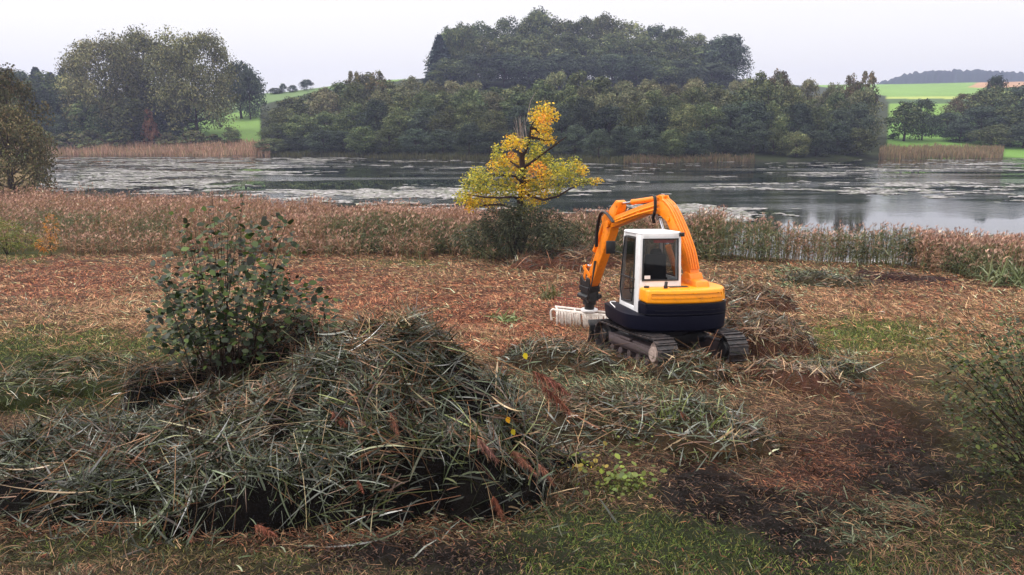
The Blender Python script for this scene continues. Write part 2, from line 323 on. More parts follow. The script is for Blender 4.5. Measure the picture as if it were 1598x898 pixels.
# distant wooded ridge, blue with air
def ridge():
    n = 420; px = np.linspace(1330, 2300, n); D = 2600
    D = 1350; top = np.interp(px, [1330, 1360, 1375, 1400, 1430, 1480, 1540, 1570, 1600, 1700, 2300], [140, 129, 122, 114, 111, 109, 111, 115, 113, 118, 135]) + 1.6 * (fbm(px / 5, px * 0, 3) - .5) * 2
    V = []
    for j, (f, dy) in enumerate(((-.9, -300), (.55, -100), (.93, -20), (1, 0), (.8, 80), (-.5, 300))):
        x = (px - 799) / FPX * D * 1.0; zt = CZ + D * np.tan(np.arctan((449 - top) / FPX) - PIT); zt = zt * f if f > 0 else np.full(n, -5.0)
        V.append(np.stack([x * (1 + dy / D), np.full(n, D + dy * 1.0) + 20 * (fbm(px / 30, px * 0 + j) - .5), zt + (7 * (fbm(px / 4, px * 0 + j * 7, 2) - .5) if f > 0 else 0)], -1))
    V = np.array(V); i = np.arange(6 * n).reshape(6, n); Q = np.stack([i[:-1, :-1], i[:-1, 1:], i[1:, 1:], i[1:, :-1]], -1).reshape(-1, 4)
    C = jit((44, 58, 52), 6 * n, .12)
    tag(link('hills', npmesh('hills', V.reshape(-1, 3), Q, C), M['far']), kind='structure')
ridge()

# ------------------------------------------------------------------ trees
def crown_soup(seed, ncl, per, leaf, prof, cols, rc=(.10, .17), drop=.0, squash=1.12, asym=0.0):
    """crown in a unit box: height 0..1, half width from prof(t)"""
    g = np.random.default_rng(seed); s = Soup()
    t = g.uniform(0, 1, ncl) ** .9; t = .10 + .86 * t
    pr = np.interp(t, *prof); ang = g.uniform(0, 2 * np.pi, ncl); r = pr * np.sqrt(g.uniform(.25, 1, ncl))
    c = np.stack([r * np.cos(ang), r * np.sin(ang), t], -1)
    rr = g.uniform(*rc, ncl) * (.75 + .5 * (pr / max(prof[1]))) * .8
    cc = np.exp(g.normal(0, .24, ncl))
    d = unit(g.normal(size=(ncl, per, 3))); d[..., 2] = np.where(d[..., 2] < -.4, -d[..., 2], d[..., 2])
    sh = g.uniform(.55, 1.12, (ncl, per)) * rr[:, None]
    P = c[:, None] + d * sh[..., None] * np.array([1, 1, squash]); P = P.reshape(-1, 3); n = len(P)
    keep = g.uniform(size=n) > drop; P = P[keep]; dn = d.reshape(-1, 3)[keep]; n = len(P)
    nrm = unit(dn + g.normal(0, .40, (n, 3))); A = unit(np.cross(nrm, g.normal(size=(n, 3)))); B = np.cross(nrm, A)
    sz = leaf * g.uniform(.5, 1.4, n)[:, None]
    V = np.stack([P - A * sz, P - B * sz * .6, P + A * sz, P + B * sz * .6], 1).reshape(-1, 3)
    Q = np.arange(n * 4).reshape(n, 4)
    ci = lin(np.array(cols))[g.integers(0, len(cols), n)] * np.repeat(cc, per)[keep][:, None] * np.exp(g.normal(0, .22, (n, 1)))
    s.add(V, Q, np.repeat(np.clip(ci, .003, .6), 4, 0)); return s, c
ROUND = ([0, .12, .35, .6, .82, 1], [.16, .30, .40, .38, .26, .06])
TALLP = ([0, .15, .45, .75, 1], [.20, .27, .30, .22, .05])
WIDE = ([0, .08, .3, .6, .85, 1], [.30, .44, .52, .50, .33, .1])
FULL = ([0, .08, .3, .55, .75, .9, 1], [.36, .46, .50, .52, .48, .36, .2])
MOUND = ([0, .3, .6, 1], [.5, .52, .40, .1])
BARK = lin((58, 48, 42))
def trunk_soup(cs, seed, r=.018):
    g = np.random.default_rng(seed); s = Soup()
    s.tube([(0, 0, -.04), (.01, 0, .2), (-.01, .01, .45), (0, 0, .8)], [r * 1.5, r, r * .8, r * .3], BARK, 6)
    for k in g.choice(len(cs), min(12, len(cs)), replace=False):
        e = cs[k]; z0 = max(.12, e[2] * .55); s.tube([(0, 0, z0), e * np.array([.5, .5, 0]) + np.array([0, 0, (z0 + e[2]) * .48]), e], [r * .5, r * .35, r * .12], BARK, 4)
    return s
GRN = [(76, 86, 56), (86, 94, 62), (66, 78, 52), (98, 102, 66)]
DRK = [(58, 68, 54), (66, 76, 58), (52, 62, 54)]
BRN = [(96, 88, 62), (86, 82, 56), (106, 90, 66), (76, 78, 50)]
POP = [(90, 94, 62), (100, 102, 68), (78, 84, 56), (112, 110, 72)]
protos = {}
def proto(key, shape, ncl, per, leaf, cols, n, **kw):
    L = []
    for k in range(n):
        s, c = crown_soup(hash_(key) + k, ncl, per, leaf, shape, cols, **kw)
        L.append((s.mesh('crown'), trunk_soup(c, k).mesh('trunk', True)))
    protos[key] = L
def hash_(s): return sum(ord(ch) * (i + 3) for i, ch in enumerate(s)) % 9999
proto('round', ROUND, 60, 130, .020, GRN, 6, rc=(.12, .20))
proto('grey', ROUND, 60, 130, .020, [(108, 108, 80), (96, 100, 72), (120, 116, 86), (86, 92, 66)], 3, rc=(.11, .18))
proto('dark', ROUND, 56, 125, .020, DRK, 3, rc=(.12, .2))
proto('tall', TALLP, 60, 80, .022, GRN, 3, drop=.15)
proto('airy', TALLP, 42, 70, .020, BRN, 2, rc=(.07, .12), drop=.25)
proto('brown', WIDE, 110, 110, .014, BRN, 1)
proto('poplar', FULL, 150, 190, .0125, POP, 3, rc=(.10, .19), drop=.12, squash=1.15)
proto('bush', MOUND, 50, 80, .035, GRN + BRN[:1], 3)
proto('rust', MOUND, 40, 70, .035, [(120, 88, 62), (104, 84, 56)], 1)
def conifer_mesh(seed):
    g = np.random.default_rng(seed); s = Soup(); n = 2600
    t = g.uniform(.05, 1, n); r = .16 * (1 - t) ** .75 + .012; lay = .65 + .35 * (np.abs((t * 16) % 1 - .5) * 2); a = g.uniform(0, 6.283, n)
    rad = r * lay * g.uniform(.3, 1, n); P = np.stack([rad * np.cos(a), rad * np.sin(a), t], -1); D = np.stack([np.cos(a), np.sin(a), -.5 + 0 * a], -1)
    s.ribbons(P, D, .05 * (1.2 - t), .03, .2, np.clip(lin((48, 60, 56)) * np.exp(g.normal(0, .2, (n, 1))), .003, 1)); 
    t_ = Soup(); t_.tube([(0, 0, -.03), (0, 0, .98)], [.015, .003], BARK, 5)
    return s.mesh('crown'), t_.mesh('trunk')
protos['conifer'] = [conifer_mesh(k) for k in range(2)]
def place_tree(kind, px, ytop, Y, wpx, label, cat='tree', group=None, name='broadleaf_tree', sink=.3, ybase=None, dens=None):
    """stands on the terrain at distance Y; reaches the height seen in the photograph"""
    x = at(px, 200, Y)[0]; z0 = float(terr(x, Y)); zt = at(px, ytop, Y)[2]; H = zt - z0 + sink
    Wd = wpx * Y * 1.02 / FPX
    if kind in ('bush', 'rust'): sink = .16 * H; H = H * 1.16
    cm, tm = random.choice(protos[kind]); hw = {'round': .8, 'grey': .8, 'dark': .8, 'tall': .62, 'airy': .6, 'brown': 1.04, 'poplar': 1.04, 'bush': 1.04, 'rust': 1.04, 'conifer': .32}[kind]
    r = empty(name, (x, Y, z0 - sink), random.uniform(0, 6.28)); r.scale = (Wd / hw, Wd / hw, H * 1.0)
    tag(r, label, cat, group); link('crown', cm, M['far'], r); link('trunk', tm, M['bark'], r)
    return r
# wood along the far shore: four rows on the rising bank
sky_lo = ([405, 425, 440, 480, 520, 545, 580, 610, 640, 680, 720, 760, 800, 850, 880, 910, 950, 990, 1030, 1070, 1110, 1150, 1190, 1215, 1250, 1290, 1320, 1350, 1375],
          [185, 163, 160, 150, 134, 122, 116, 122, 129, 132, 128, 130, 134, 118, 112, 118, 127, 123, 130, 124, 127, 128, 118, 116, 132, 138, 126, 126, 150])
shore_labels = ['low dark tree hanging over the water at the foot of the far wood',
                'middling tree just above the waterside trees of the far wood',
                'green tree halfway up the wooded bank across the lake',
                'tall tree whose top makes the skyline of the lower wood across the lake']
for row, (dy, frac, step) in enumerate(((5, .40, 38), (17, .66, 37), (30, .86, 36), (44, 1.0, 34))):
    p = 425 + row * 9
    while p < 1372 - row * 3:
        Y = float(np.interp(p, *SHF)) + dy + random.uniform(-3, 3)
        sk = float(np.interp(p, *sky_lo)); base = 248; yt = base - (base - sk) * (frac + random.uniform(-.06, .05))
        w = random.uniform(46, 62) * (.95 if row else .85)
        kd = random.choice([['round', 'dark', 'dark'], ['round', 'round', 'dark'], ['round', 'grey', 'tall'], ['grey', 'grey', 'tall']][row])
        place_tree(kd, p, yt, Y, w, shore_labels[row], 'tree', 'trees of the wood lining the far shore, row by row up the bank: ' + ['waterside', 'second', 'third', 'skyline'][row])
        p += step * random.uniform(.8, 1.2)
for (p, yt, w, lab) in ((555, 112, 34, 'thin-topped tree rising left of its twin above the left end of the shore wood'), (590, 108, 38, 'thin-topped tree rising right of its twin above the left end of the shore wood'),
                   (1212, 106, 44, 'airy tree crest standing alone against the sky just right of the hilltop wood'), (1322, 114, 34, 'feathery left crown of the pair at the right end of the shore wood'), (1348, 112, 36, 'feathery right crown of the pair at the right end of the shore wood')):
    place_tree('airy', p, yt, float(np.interp(p, *SHF)) + 42, w, lab)
# wood on the hilltop
sky_hi = ([680, 700, 740, 780, 810, 840, 880, 920, 960, 1000, 1040, 1080, 1110, 1140, 1160], [75, 50, 38, 40, 34, 28, 36, 32, 30, 40, 48, 56, 60, 72, 100])
hl = ['tree in the front row of the rounded wood crowning the hill', 'tree in the middle of the rounded wood crowning the hill', 'tree on the skyline of the rounded wood crowning the hill']
for row, (Y0, frac, step) in enumerate(((345, .42, 42), (368, .74, 40), (392, 1.0, 36))):
    p = 706 + row * 3
    while p < 1142:
        sk = float(np.interp(p, *sky_hi)); yt = 128 - (128 - sk) * (frac + random.uniform(-.06, .05))
        place_tree(random.choice([['dark', 'dark', 'round'], ['round', 'round', 'dark'], ['round', 'dark', 'round']][row]), p, yt, Y0 + random.uniform(-6, 6), random.uniform(54, 74), hl[row], 'tree', 'trees of the hilltop wood: ' + ['front row', 'middle', 'skyline'][row])
        p += step * random.uniform(.8, 1.2)
place_tree('conifer', 688, 54, 350, 52, 'narrow dark spruce at the left end of the hilltop wood', 'spruce', name='spruce_tree')
for p, yt, w in ((704, 49, 44), (722, 42, 50)): place_tree('round', p, yt, 358, w, 'tall tree right beside the spruce at the left end of the hilltop wood', 'tree', 'trees beside the hilltop spruce')
place_tree('dark', 838, 23, 395, 50, 'small tree crest poking highest above the hilltop wood', 'tree')
place_tree('dark', 1128, 58, 365, 66, 'dark round tree ending the hilltop wood on the right', 'tree')
# left bank
place_tree('poplar', 172, 74, 262, 118, 'big grey-green poplar, lowest and leftmost of the three giants on the left bank', 'poplar', name='poplar_tree')
place_tree('poplar', 234, 57, 266, 124, 'huge grey-green poplar in the middle of the three giants on the left bank', 'poplar', name='poplar_tree')
place_tree('poplar', 308, 60, 258, 118, 'huge airy poplar with sky showing through, rightmost of the three giants', 'poplar', name='poplar_tree')
place_tree('dark', 378, 101, 300, 66, 'dark tree standing alone in the gap right of the giant poplars', 'tree')
place_tree('dark', 392, 112, 296, 40, 'lower dark tree leaning out to the right of the giant poplars', 'tree')
for k, (p, yt) in enumerate(((24, 99), (44, 103), (66, 96), (88, 104), (108, 97), (128, 103))):
    place_tree('conifer', p, yt + 9, 345, 46, 'dark conifer on the skyline left of the giant poplars', 'conifer', 'conifers on the left skyline', name='conifer_tree')
for k, (p, yt, Y, w, kd) in enumerate(((30, 116, 300, 80, 'dark'), (75, 118, 290, 84, 'round'), (115, 118, 300, 70, 'dark'), (20, 150, 262, 70, 'round'), (62, 146, 256, 70, 'dark'), (104, 150, 262, 76, 'dark'), (140, 160, 255, 66, 'round'), (255, 160, 270, 70, 'dark'), (165, 170, 264, 66, 'dark'), (210, 172, 264, 66, 'round'), (245, 176, 258, 60, 'dark'), (285, 165, 266, 60, 'round'), (0, 170, 250, 60, 'round'), (40, 180, 250, 50, 'dark'), (85, 182, 250, 50, 'dark'))):
    place_tree(kd, p, yt, Y, w, 'dark leafy tree in the wood below the left skyline', 'tree', 'leafy trees of the left bank wood')
place_tree('tall', 208, 154, 249, 54, 'pale green pointed tree in front of the left giant poplar', 'tree')
place_tree('rust', 233, 176, 248, 26, 'rust brown bush at the foot of the left giant poplar', 'bush', name='bush')
for k, (p, yt, w) in enumerate(((70, 205, 44), (105, 208, 50), (140, 206, 44), (175, 209, 44), (262, 210, 40), (300, 206, 46), (330, 212, 34))):
    place_tree('bush', p, yt, 247, w, 'low rounded bush behind the brown reeds of the left far shore', 'bush', 'bushes behind the far reeds on the left', name='bush')
place_tree('tall', 360, 198, 244, 26, 'small pointed bush alone on the green meadow at the lake edge', 'bush', name='bush')
place_tree('brown', 4, 112, 92, 128, 'brownish leafy tree at the left edge reaching down to the near shore', 'tree')
place_tree('brown', -30, 84, 100, 90, 'dark tree cut by the left edge of the view behind the brownish one', 'tree')
place_tree('brown', 10, 176, 84, 116, 'brown-green bush at the foot of the left edge tree by the water', 'bush', name='bush', sink=1.4)
# lone trees on the meadow ridge
for p, yt, w, lab in ((434, 138, 22, 'low wide tree, leftmost of the three lone trees on the meadow ridge'), (460, 134, 15, 'thin tree, middle of the three lone trees on the meadow ridge'), (482, 125, 19, 'upright tree, rightmost and tallest of the three lone ridge trees'), (445, 131, 10, 'tiny distant tree seen between the lone ridge trees')):
    place_tree('dark', p, yt, 392, w, lab)
# right bank
place_tree('tall', 1412, 160, 232, 50, 'left of the two joined trees standing alone on the right meadow', 'tree')
place_tree('dark', 1440, 158, 236, 42, 'right of the two joined trees standing alone on the right meadow', 'tree')
place_tree('dark', 1546, 123, 300, 32, 'small dome tree topping the wood at the right edge', 'tree')
for k, (p, yt, Y, w, kd) in enumerate(((1478, 178, 250, 50, 'dark'), (1505, 150, 262, 66, 'brown'), (1545, 140, 256, 70, 'round'), (1590, 138, 262, 74, 'dark'), (1530, 170, 240, 70, 'dark'), (1575, 168, 238, 76, 'round'), (1620, 150, 245, 80, 'dark'), (1500, 196, 234, 50, 'dark'), (1550, 196, 226, 56, 'round'), (1600, 196, 224, 60, 'dark'))):
    place_tree(kd, p, yt, Y, w, 'leafy tree in the wood at the right edge of the lake', 'tree', 'trees of the wood at the right edge')

# ------------------------------------------------------------------ far reed beds
def far_reeds(p0, p1, d0, d1, h, cols, label, n):
    s = Soup(); p = rng.uniform(p0, p1, n); Y = np.interp(p, *SHF) + rng.uniform(d0, d1, n); x = (p - 799) / FPX * Y * CP * 1.0
    z = np.maximum(terr(x, Y), -.1); P = np.stack([x, Y, z], -1); D = np.stack([rng.normal(0, .12, n), rng.normal(0, .12, n), np.ones(n)], -1)
    s.ribbons(P, D, h * rng.uniform(.5, 1.1, n) * (.55 + .8 * fbm(x / 6, Y / 6)), rng.uniform(.1, .25, n), .1, pick(cols, n, .2), prof=(.9, 1, .7, .4))
    tag(link('reed_bed', s.mesh('reed_bed'), M['reed']), label, 'reeds', kind='stuff')
PINK = [(180, 142, 122), (166, 132, 112), (190, 156, 132), (140, 116, 92)]
far_reeds(20, 420, -2, 16, 1.9, PINK + [(150, 134, 100)], 'pale pink-brown reed bed along the left far shore', 9000)
far_reeds(1376, 1570, -2, 12, 2.0, [PINK[3]] + [(140, 122, 92), (124, 112, 84)], 'brown reed bed below the right meadow', 5000)
far_reeds(975, 1180, -4, 2, 1.3, [(110, 96, 72), (112, 92, 72), (84, 84, 58)], 'short brown reeds at the foot of the far wood', 3000)
far_reeds(420, 975, -3, 2, 1.2, [(70, 72, 46), (84, 80, 50)], 'dull green reeds edging the water under the far wood', 4000)

# ------------------------------------------------------------------ lily pads
def pads():
    n = 420000; Y = 37 + 175 * rng.uniform(0, 1, n) ** 1.15; u = rng.uniform(-.72, .75, n); x = u * Y
    pc = pcol(x, Y); ysn = np.interp(pc, *SHN); ysf = np.interp(pc, *SHF)
    m = .6 * fbm(x / 26 + 3, Y / 13, 5) + .4 * fbm(x / 7 + 3, Y / 3.4, 4); m2 = fbm(x / 3.5, Y / 2.2, 3)
    px, py = proj(x, Y, 0 * x)
    b = np.zeros(n)
    def zone(cx, cy_, rx, ry, w): b[:] += w * np.exp(-(((px - cx) / rx) ** 2 + ((py - cy_) / ry) ** 2))
    zone(180, 270, 220, 28, .20); zone(430, 262, 200, 16, .10); zone(700, 308, 140, 16, .30); zone(1000, 325, 300, 18, .10); zone(1200, 292, 190, 9, .22)
    zone(1480, 285, 160, 8, .18); zone(250, 292, 200, 8, .22); zone(1130, 334, 110, 9, .34); zone(1050, 322, 130, 5, .2); zone(1450, 300, 160, 6, .12); zone(640, 298, 100, 5, .1); zone(560, 285, 160, 8, -.2); zone(1450, 345, 160, 18, -.3)
    keep = (Y > ysn + .5) & (Y < ysf - 2) & (m + b + (m2 - .5) * .62 + (fbm(x / 1.3, Y / .9, 2) - .5) * .2 > .715)
    x = x[keep]; Y = Y[keep]; n = len(x)
    r = rng.uniform(.14, .30, n) * (.8 + Y / 140); a0 = rng.uniform(0, 6.28, n); k = 6; an = a0[:, None] + np.arange(k) * 2 * np.pi / k
    V = np.stack([x[:, None] + r[:, None] * np.cos(an), Y[:, None] + r[:, None] * np.sin(an) * .9, .012 + rng.uniform(0, .02, (n, 1)) + rng.uniform(-.006, .05, (n, k)) * (rng.uniform(size=(n, 1)) < .4)], -1).reshape(-1, 3)
    C = np.repeat(pick([(140, 134, 134), (116, 112, 104), (158, 152, 152), (90, 94, 68)], n, .25), k, 0)
    print('pads', n)
    tag(link('lily_pads', npmesh('lily_pads', V, np.arange(n * k).reshape(n, k), C), M['pad']), 'pale lily pads floating in streaks across the lake', 'lily pads', kind='stuff')
pads()

# ------------------------------------------------------------------ near reed belt
TAN = [(166, 130, 108), (144, 112, 92), (184, 150, 122), (122, 94, 76), (156, 120, 106)]
GRE = [(88, 96, 66), (76, 88, 58), (104, 106, 74), (130, 132, 104), (62, 70, 46)]
def reed_belt(name, label, px0, px1, front, back, n, hgt, green, tan_low=.3, lean=.12, plume=.6, cat='reeds'):
    """front(px), back(px): distance of the belt's edges; green(px,t): share of green leaves"""
    s = Soup(); p = rng.uniform(px0, px1, n)
    f = np.interp(p, *front); b = np.interp(p, *back); t = rng.uniform(0, 1, n) ** .9; Y = f + (b - f) * t + 2.4 * (fbm(p / 30, p * 0, 4) - .5) - 1.2 * rng.exponential(.5, n) * (rng.uniform(size=n) < .15)
    x = (p - 799) / FPX * (Y * CP + 6.7 * SP); z = np.maximum(terr(x, Y), -.15); P = np.stack([x, Y, z], -1)
    cl = .45 + .55 * fbm(x / 2.2, Y / 2.2) + .45 * fbm(x / 6 + 30, Y / 5)
    H = hgt * (.45 + .6 * sm(0, .25, t)) * cl * rng.uniform(.78, 1.1, n) * (1 if callable(green) else 1)
    D = unit(np.stack([rng.normal(.04, lean, n), rng.normal(0, lean, n), np.ones(n)], -1))
    gf = green(p, t) * (.6 + .8 * sm(.4, .6, fbm(x / 4 + 8, Y / 4)))
    isg = rng.uniform(size=n) < gf
    stem = np.where(isg[:, None], pick([(120, 112, 74), (96, 96, 62)], n), pick([(160, 124, 88), (140, 104, 76)], n))
    s.ribbons(P, D, H, .022 + Y * 0, .05, stem, prof=(1, .9, .7))
    for k in range(6):
        hh = rng.uniform(.18, .9, n); Pk = P + D * (H * hh)[:, None]; a = rng.uniform(0, 6.28, n)
        Dk = unit(np.stack([np.cos(a), np.sin(a), rng.uniform(.5, 1.6, n)], -1))
        isk = isg & (rng.uniform(size=n) < .88)
        c = np.where(isk[:, None], pick(GRE, n), pick(TAN, n)); 
        s.ribbons(Pk, Dk, rng.uniform(.3, .6, n), rng.uniform(.02, .038, n), rng.uniform(.2, .9, n), c, prof=(.8, 1, .15))
    m = rng.uniform(size=n) < plume; Pt = (P + D * H[:, None])[m]; k = m.sum()
    pc_ = pick([(178, 142, 126), (156, 120, 106), (198, 164, 146), (130, 100, 86)], k, .35)
    for j in range(5):
        a = rng.uniform(0, 6.28, k); s.ribbons(Pt - D[m] * .08, np.stack([np.cos(a) * .4 + .2, np.sin(a) * .4, np.full(k, 1.)], -1), rng.uniform(.16, .32, k), rng.uniform(.016, .034, k), .35, pc_ * rng.uniform(.85, 1.15, (k, 1)), prof=(.5, 1, .8, .1))
    tag(link(name, s.mesh(name), M['reed']), label, cat, kind='stuff')
reed_belt('reeds', 'wide bed of pink-brown reeds between the lake and the mown ground on the left', -60, 770,
          ([-60, 100, 300, 560, 770], [43, 42.5, 42, 41.5, 41]), ([-60, 60, 300, 600, 770], [67, 66, 61, 52, 49]), 15000, 2.0,
          lambda p, t: .12 + .75 * (t < .5) * np.interp(p, [0, 60, 90, 260, 300, 480, 520, 770], [.9, .5, .9, .9, .3, .3, .9, .9]), .3)
reed_belt('reeds', 'grey-green reeds in the middle, round the foot of the yellow tree', 750, 1120,
          ([750, 900, 1000, 1120], [40.5, 40, 41, 40.5]), ([750, 1000, 1120], [48.5, 45.5, 43.5]), 5200, 2.1, lambda p, t: .75 - .55 * (t > .65), .3)
reed_belt('reeds', 'thin upright reeds standing in the water on the right, lake showing between', 1080, 1600,
          ([1080, 1250, 1400, 1600], [39.6, 39, 37.2, 35]), ([1080, 1250, 1400, 1600], [43, 40.8, 38.8, 37]), 1700, 1.8, lambda p, t: .8 + 0 * p, .3, lean=.09, plume=.45)
reed_belt('reeds', 'dense leafy reeds at the right edge of the view beside the mown ground', 1430, 1700,
          ([1430, 1540, 1700], [36.5, 31.5, 28]), ([1430, 1540, 1700], [37.5, 36, 36]), 2600, 1.75, lambda p, t: .8 - .65 * (t > .55), .3)

# ------------------------------------------------------------------ ground litter and grass
KP = {  # kind: colours, length, width, upright, droop
    0: ([(150, 112, 84), (130, 90, 66), (176, 140, 106), (100, 70, 52), (108, 96, 60), (74, 52, 40)], (.16, .5), (.006, .014), .28, .45),
    1: ([(122, 70, 48), (104, 58, 42), (146, 90, 62), (82, 48, 36), (164, 114, 82), (64, 38, 30)], (.14, .34), (.008, .016), .3, .4),
    2: ([(92, 106, 44), (76, 92, 38), (112, 118, 56), (58, 72, 32), (128, 118, 68), (100, 76, 54)], (.14, .32), (.007, .014), 1.2, .5),
    3: ([(56, 40, 36), (70, 48, 42), (120, 90, 74), (44, 32, 32)], (.06, .2), (.008, .016), .15, .2),
    4: ([(104, 112, 86), (84, 98, 68), (140, 144, 118), (60, 70, 44), (136, 106, 78), (48, 50, 36)], (.25, .6), (.012, .024), .35, .5),
    5: ([(54, 68, 26), (66, 82, 30), (42, 54, 22), (86, 96, 40), (104, 96, 52)], (.12, .3), (.006, .012), 1.1, .6),
    6: ([(104, 94, 52), (84, 82, 42), (138, 116, 76), (62, 64, 32), (90, 66, 46)], (.15, .36), (.007, .014), .6, .5)}
def litter(n, name, label, ymin, ymax):
    s = Soup(); px = rng.uniform(-90, 1690, n); py = ymin + (ymax - ymin) * rng.uniform(0, 1, n)
    x, Y = ground(px, py); z = terr(x, Y); W = kindw(x, Y)
    k = (W.cumsum(-1) < rng.uniform(size=(n, 1))).sum(-1).clip(0, 6)
    gx_, gy_ = ground(1385, 640); rut = (np.abs(x - gx_ - (Y - gy_) * .06) < .26) & (Y > 8.8) & (Y < 16) & (rng.uniform(size=n) < .82); k = np.where(rut, 9, k)
    tuft = fbm(x * 2.4, Y * 2.4, 3)
    for kd, (cols, Lr, Wr, up, dr) in KP.items():
        i = np.where((k == kd) & ((rng.uniform(size=n) < .35) if kd == 3 else True))[0]; m = len(i)
        if not m: continue
        a = rng.uniform(0, 6.28, m) if up > .5 else rng.normal(0, .9, m) + 6 * fbm(x[i] * .35, Y[i] * .35)
        upv = np.abs(rng.normal(up, .25, m)) if up > .5 else np.abs(rng.normal(0, up, m)) * (1 + 1.5 * (tuft[i] > .58))
        D = np.stack([np.cos(a), np.sin(a), upv], -1); P = np.stack([x[i], Y[i], z[i] + (rng.uniform(0, .09, m) * (up < .5)) - .01], -1)
        sc = np.clip(Y[i] / 14, .85, 2.3)
        side = np.cross(D, np.array([0, 0, 1.]) + rng.normal(0, .5, (m, 3)))
        s.ribbons(P, D, rng.uniform(*Lr, m) * (.46 + .08 * sc) * np.clip(Y[i] / 12, .55, 1) * np.where(rng.uniform(size=m) < .06, 1.9, 1), rng.uniform(*Wr, m) * sc * .8, np.abs(rng.normal(dr * .5, dr * .4, m)), np.minimum(pick(cols, m, .42) * (near_shade(Y[i])[:, None] if kd not in (2, 5) else 1.0), .8), side=side, prof=(.7, 1, .7, .1) if Y.min() < 12 else (.8, 1, .1), bend=.3)
    tag(link(name, s.mesh(name), M['litter']), label, 'ground cover', kind='stuff')
litter(260000, 'cut_litter', 'mown reed straw, mulch and grass tufts on the cleared ground beyond the digger', 398, 560)
litter(150000, 'cut_litter', 'straw, mulch and fresh grass on the trampled ground in the foreground', 560, 925)

# ------------------------------------------------------------------ heaps of cut reed
CUT = [(92, 100, 80), (74, 84, 60), (146, 150, 140), (66, 74, 42), (90, 94, 54), (42, 48, 30)]
STRAW = [(168, 126, 92), (134, 92, 68), (200, 170, 134), (92, 66, 50)]
def plume_soup(s, P, D, L, col, n=320):
    L = L * .78
    """one cut reed plume, its fine branches hanging to one side"""
    D = D / np.linalg.norm(D); t = rng.uniform(0, 1, n); Pp = P + D * (t * L)[:, None]; Pp[:, 2] -= t ** 2 * L * .3
    side = unit(np.cross(D, [0, 0, 1.])) ; dd = D + rng.normal(0, .55, (n, 3)) + np.array([0, 0, -.45])
    s.ribbons(Pp, dd, L * rng.uniform(.12, .42, n) * (1.15 - t * .6), .004, .5, jit(col, n, .5), prof=(1, 1, .4), bend=.3)
    s.ribbons((P - D * L * 1.6)[None], D[None], L * 2.5, .006, .12, lin((120, 92, 62))[None], prof=(1, 1, 1, .5))
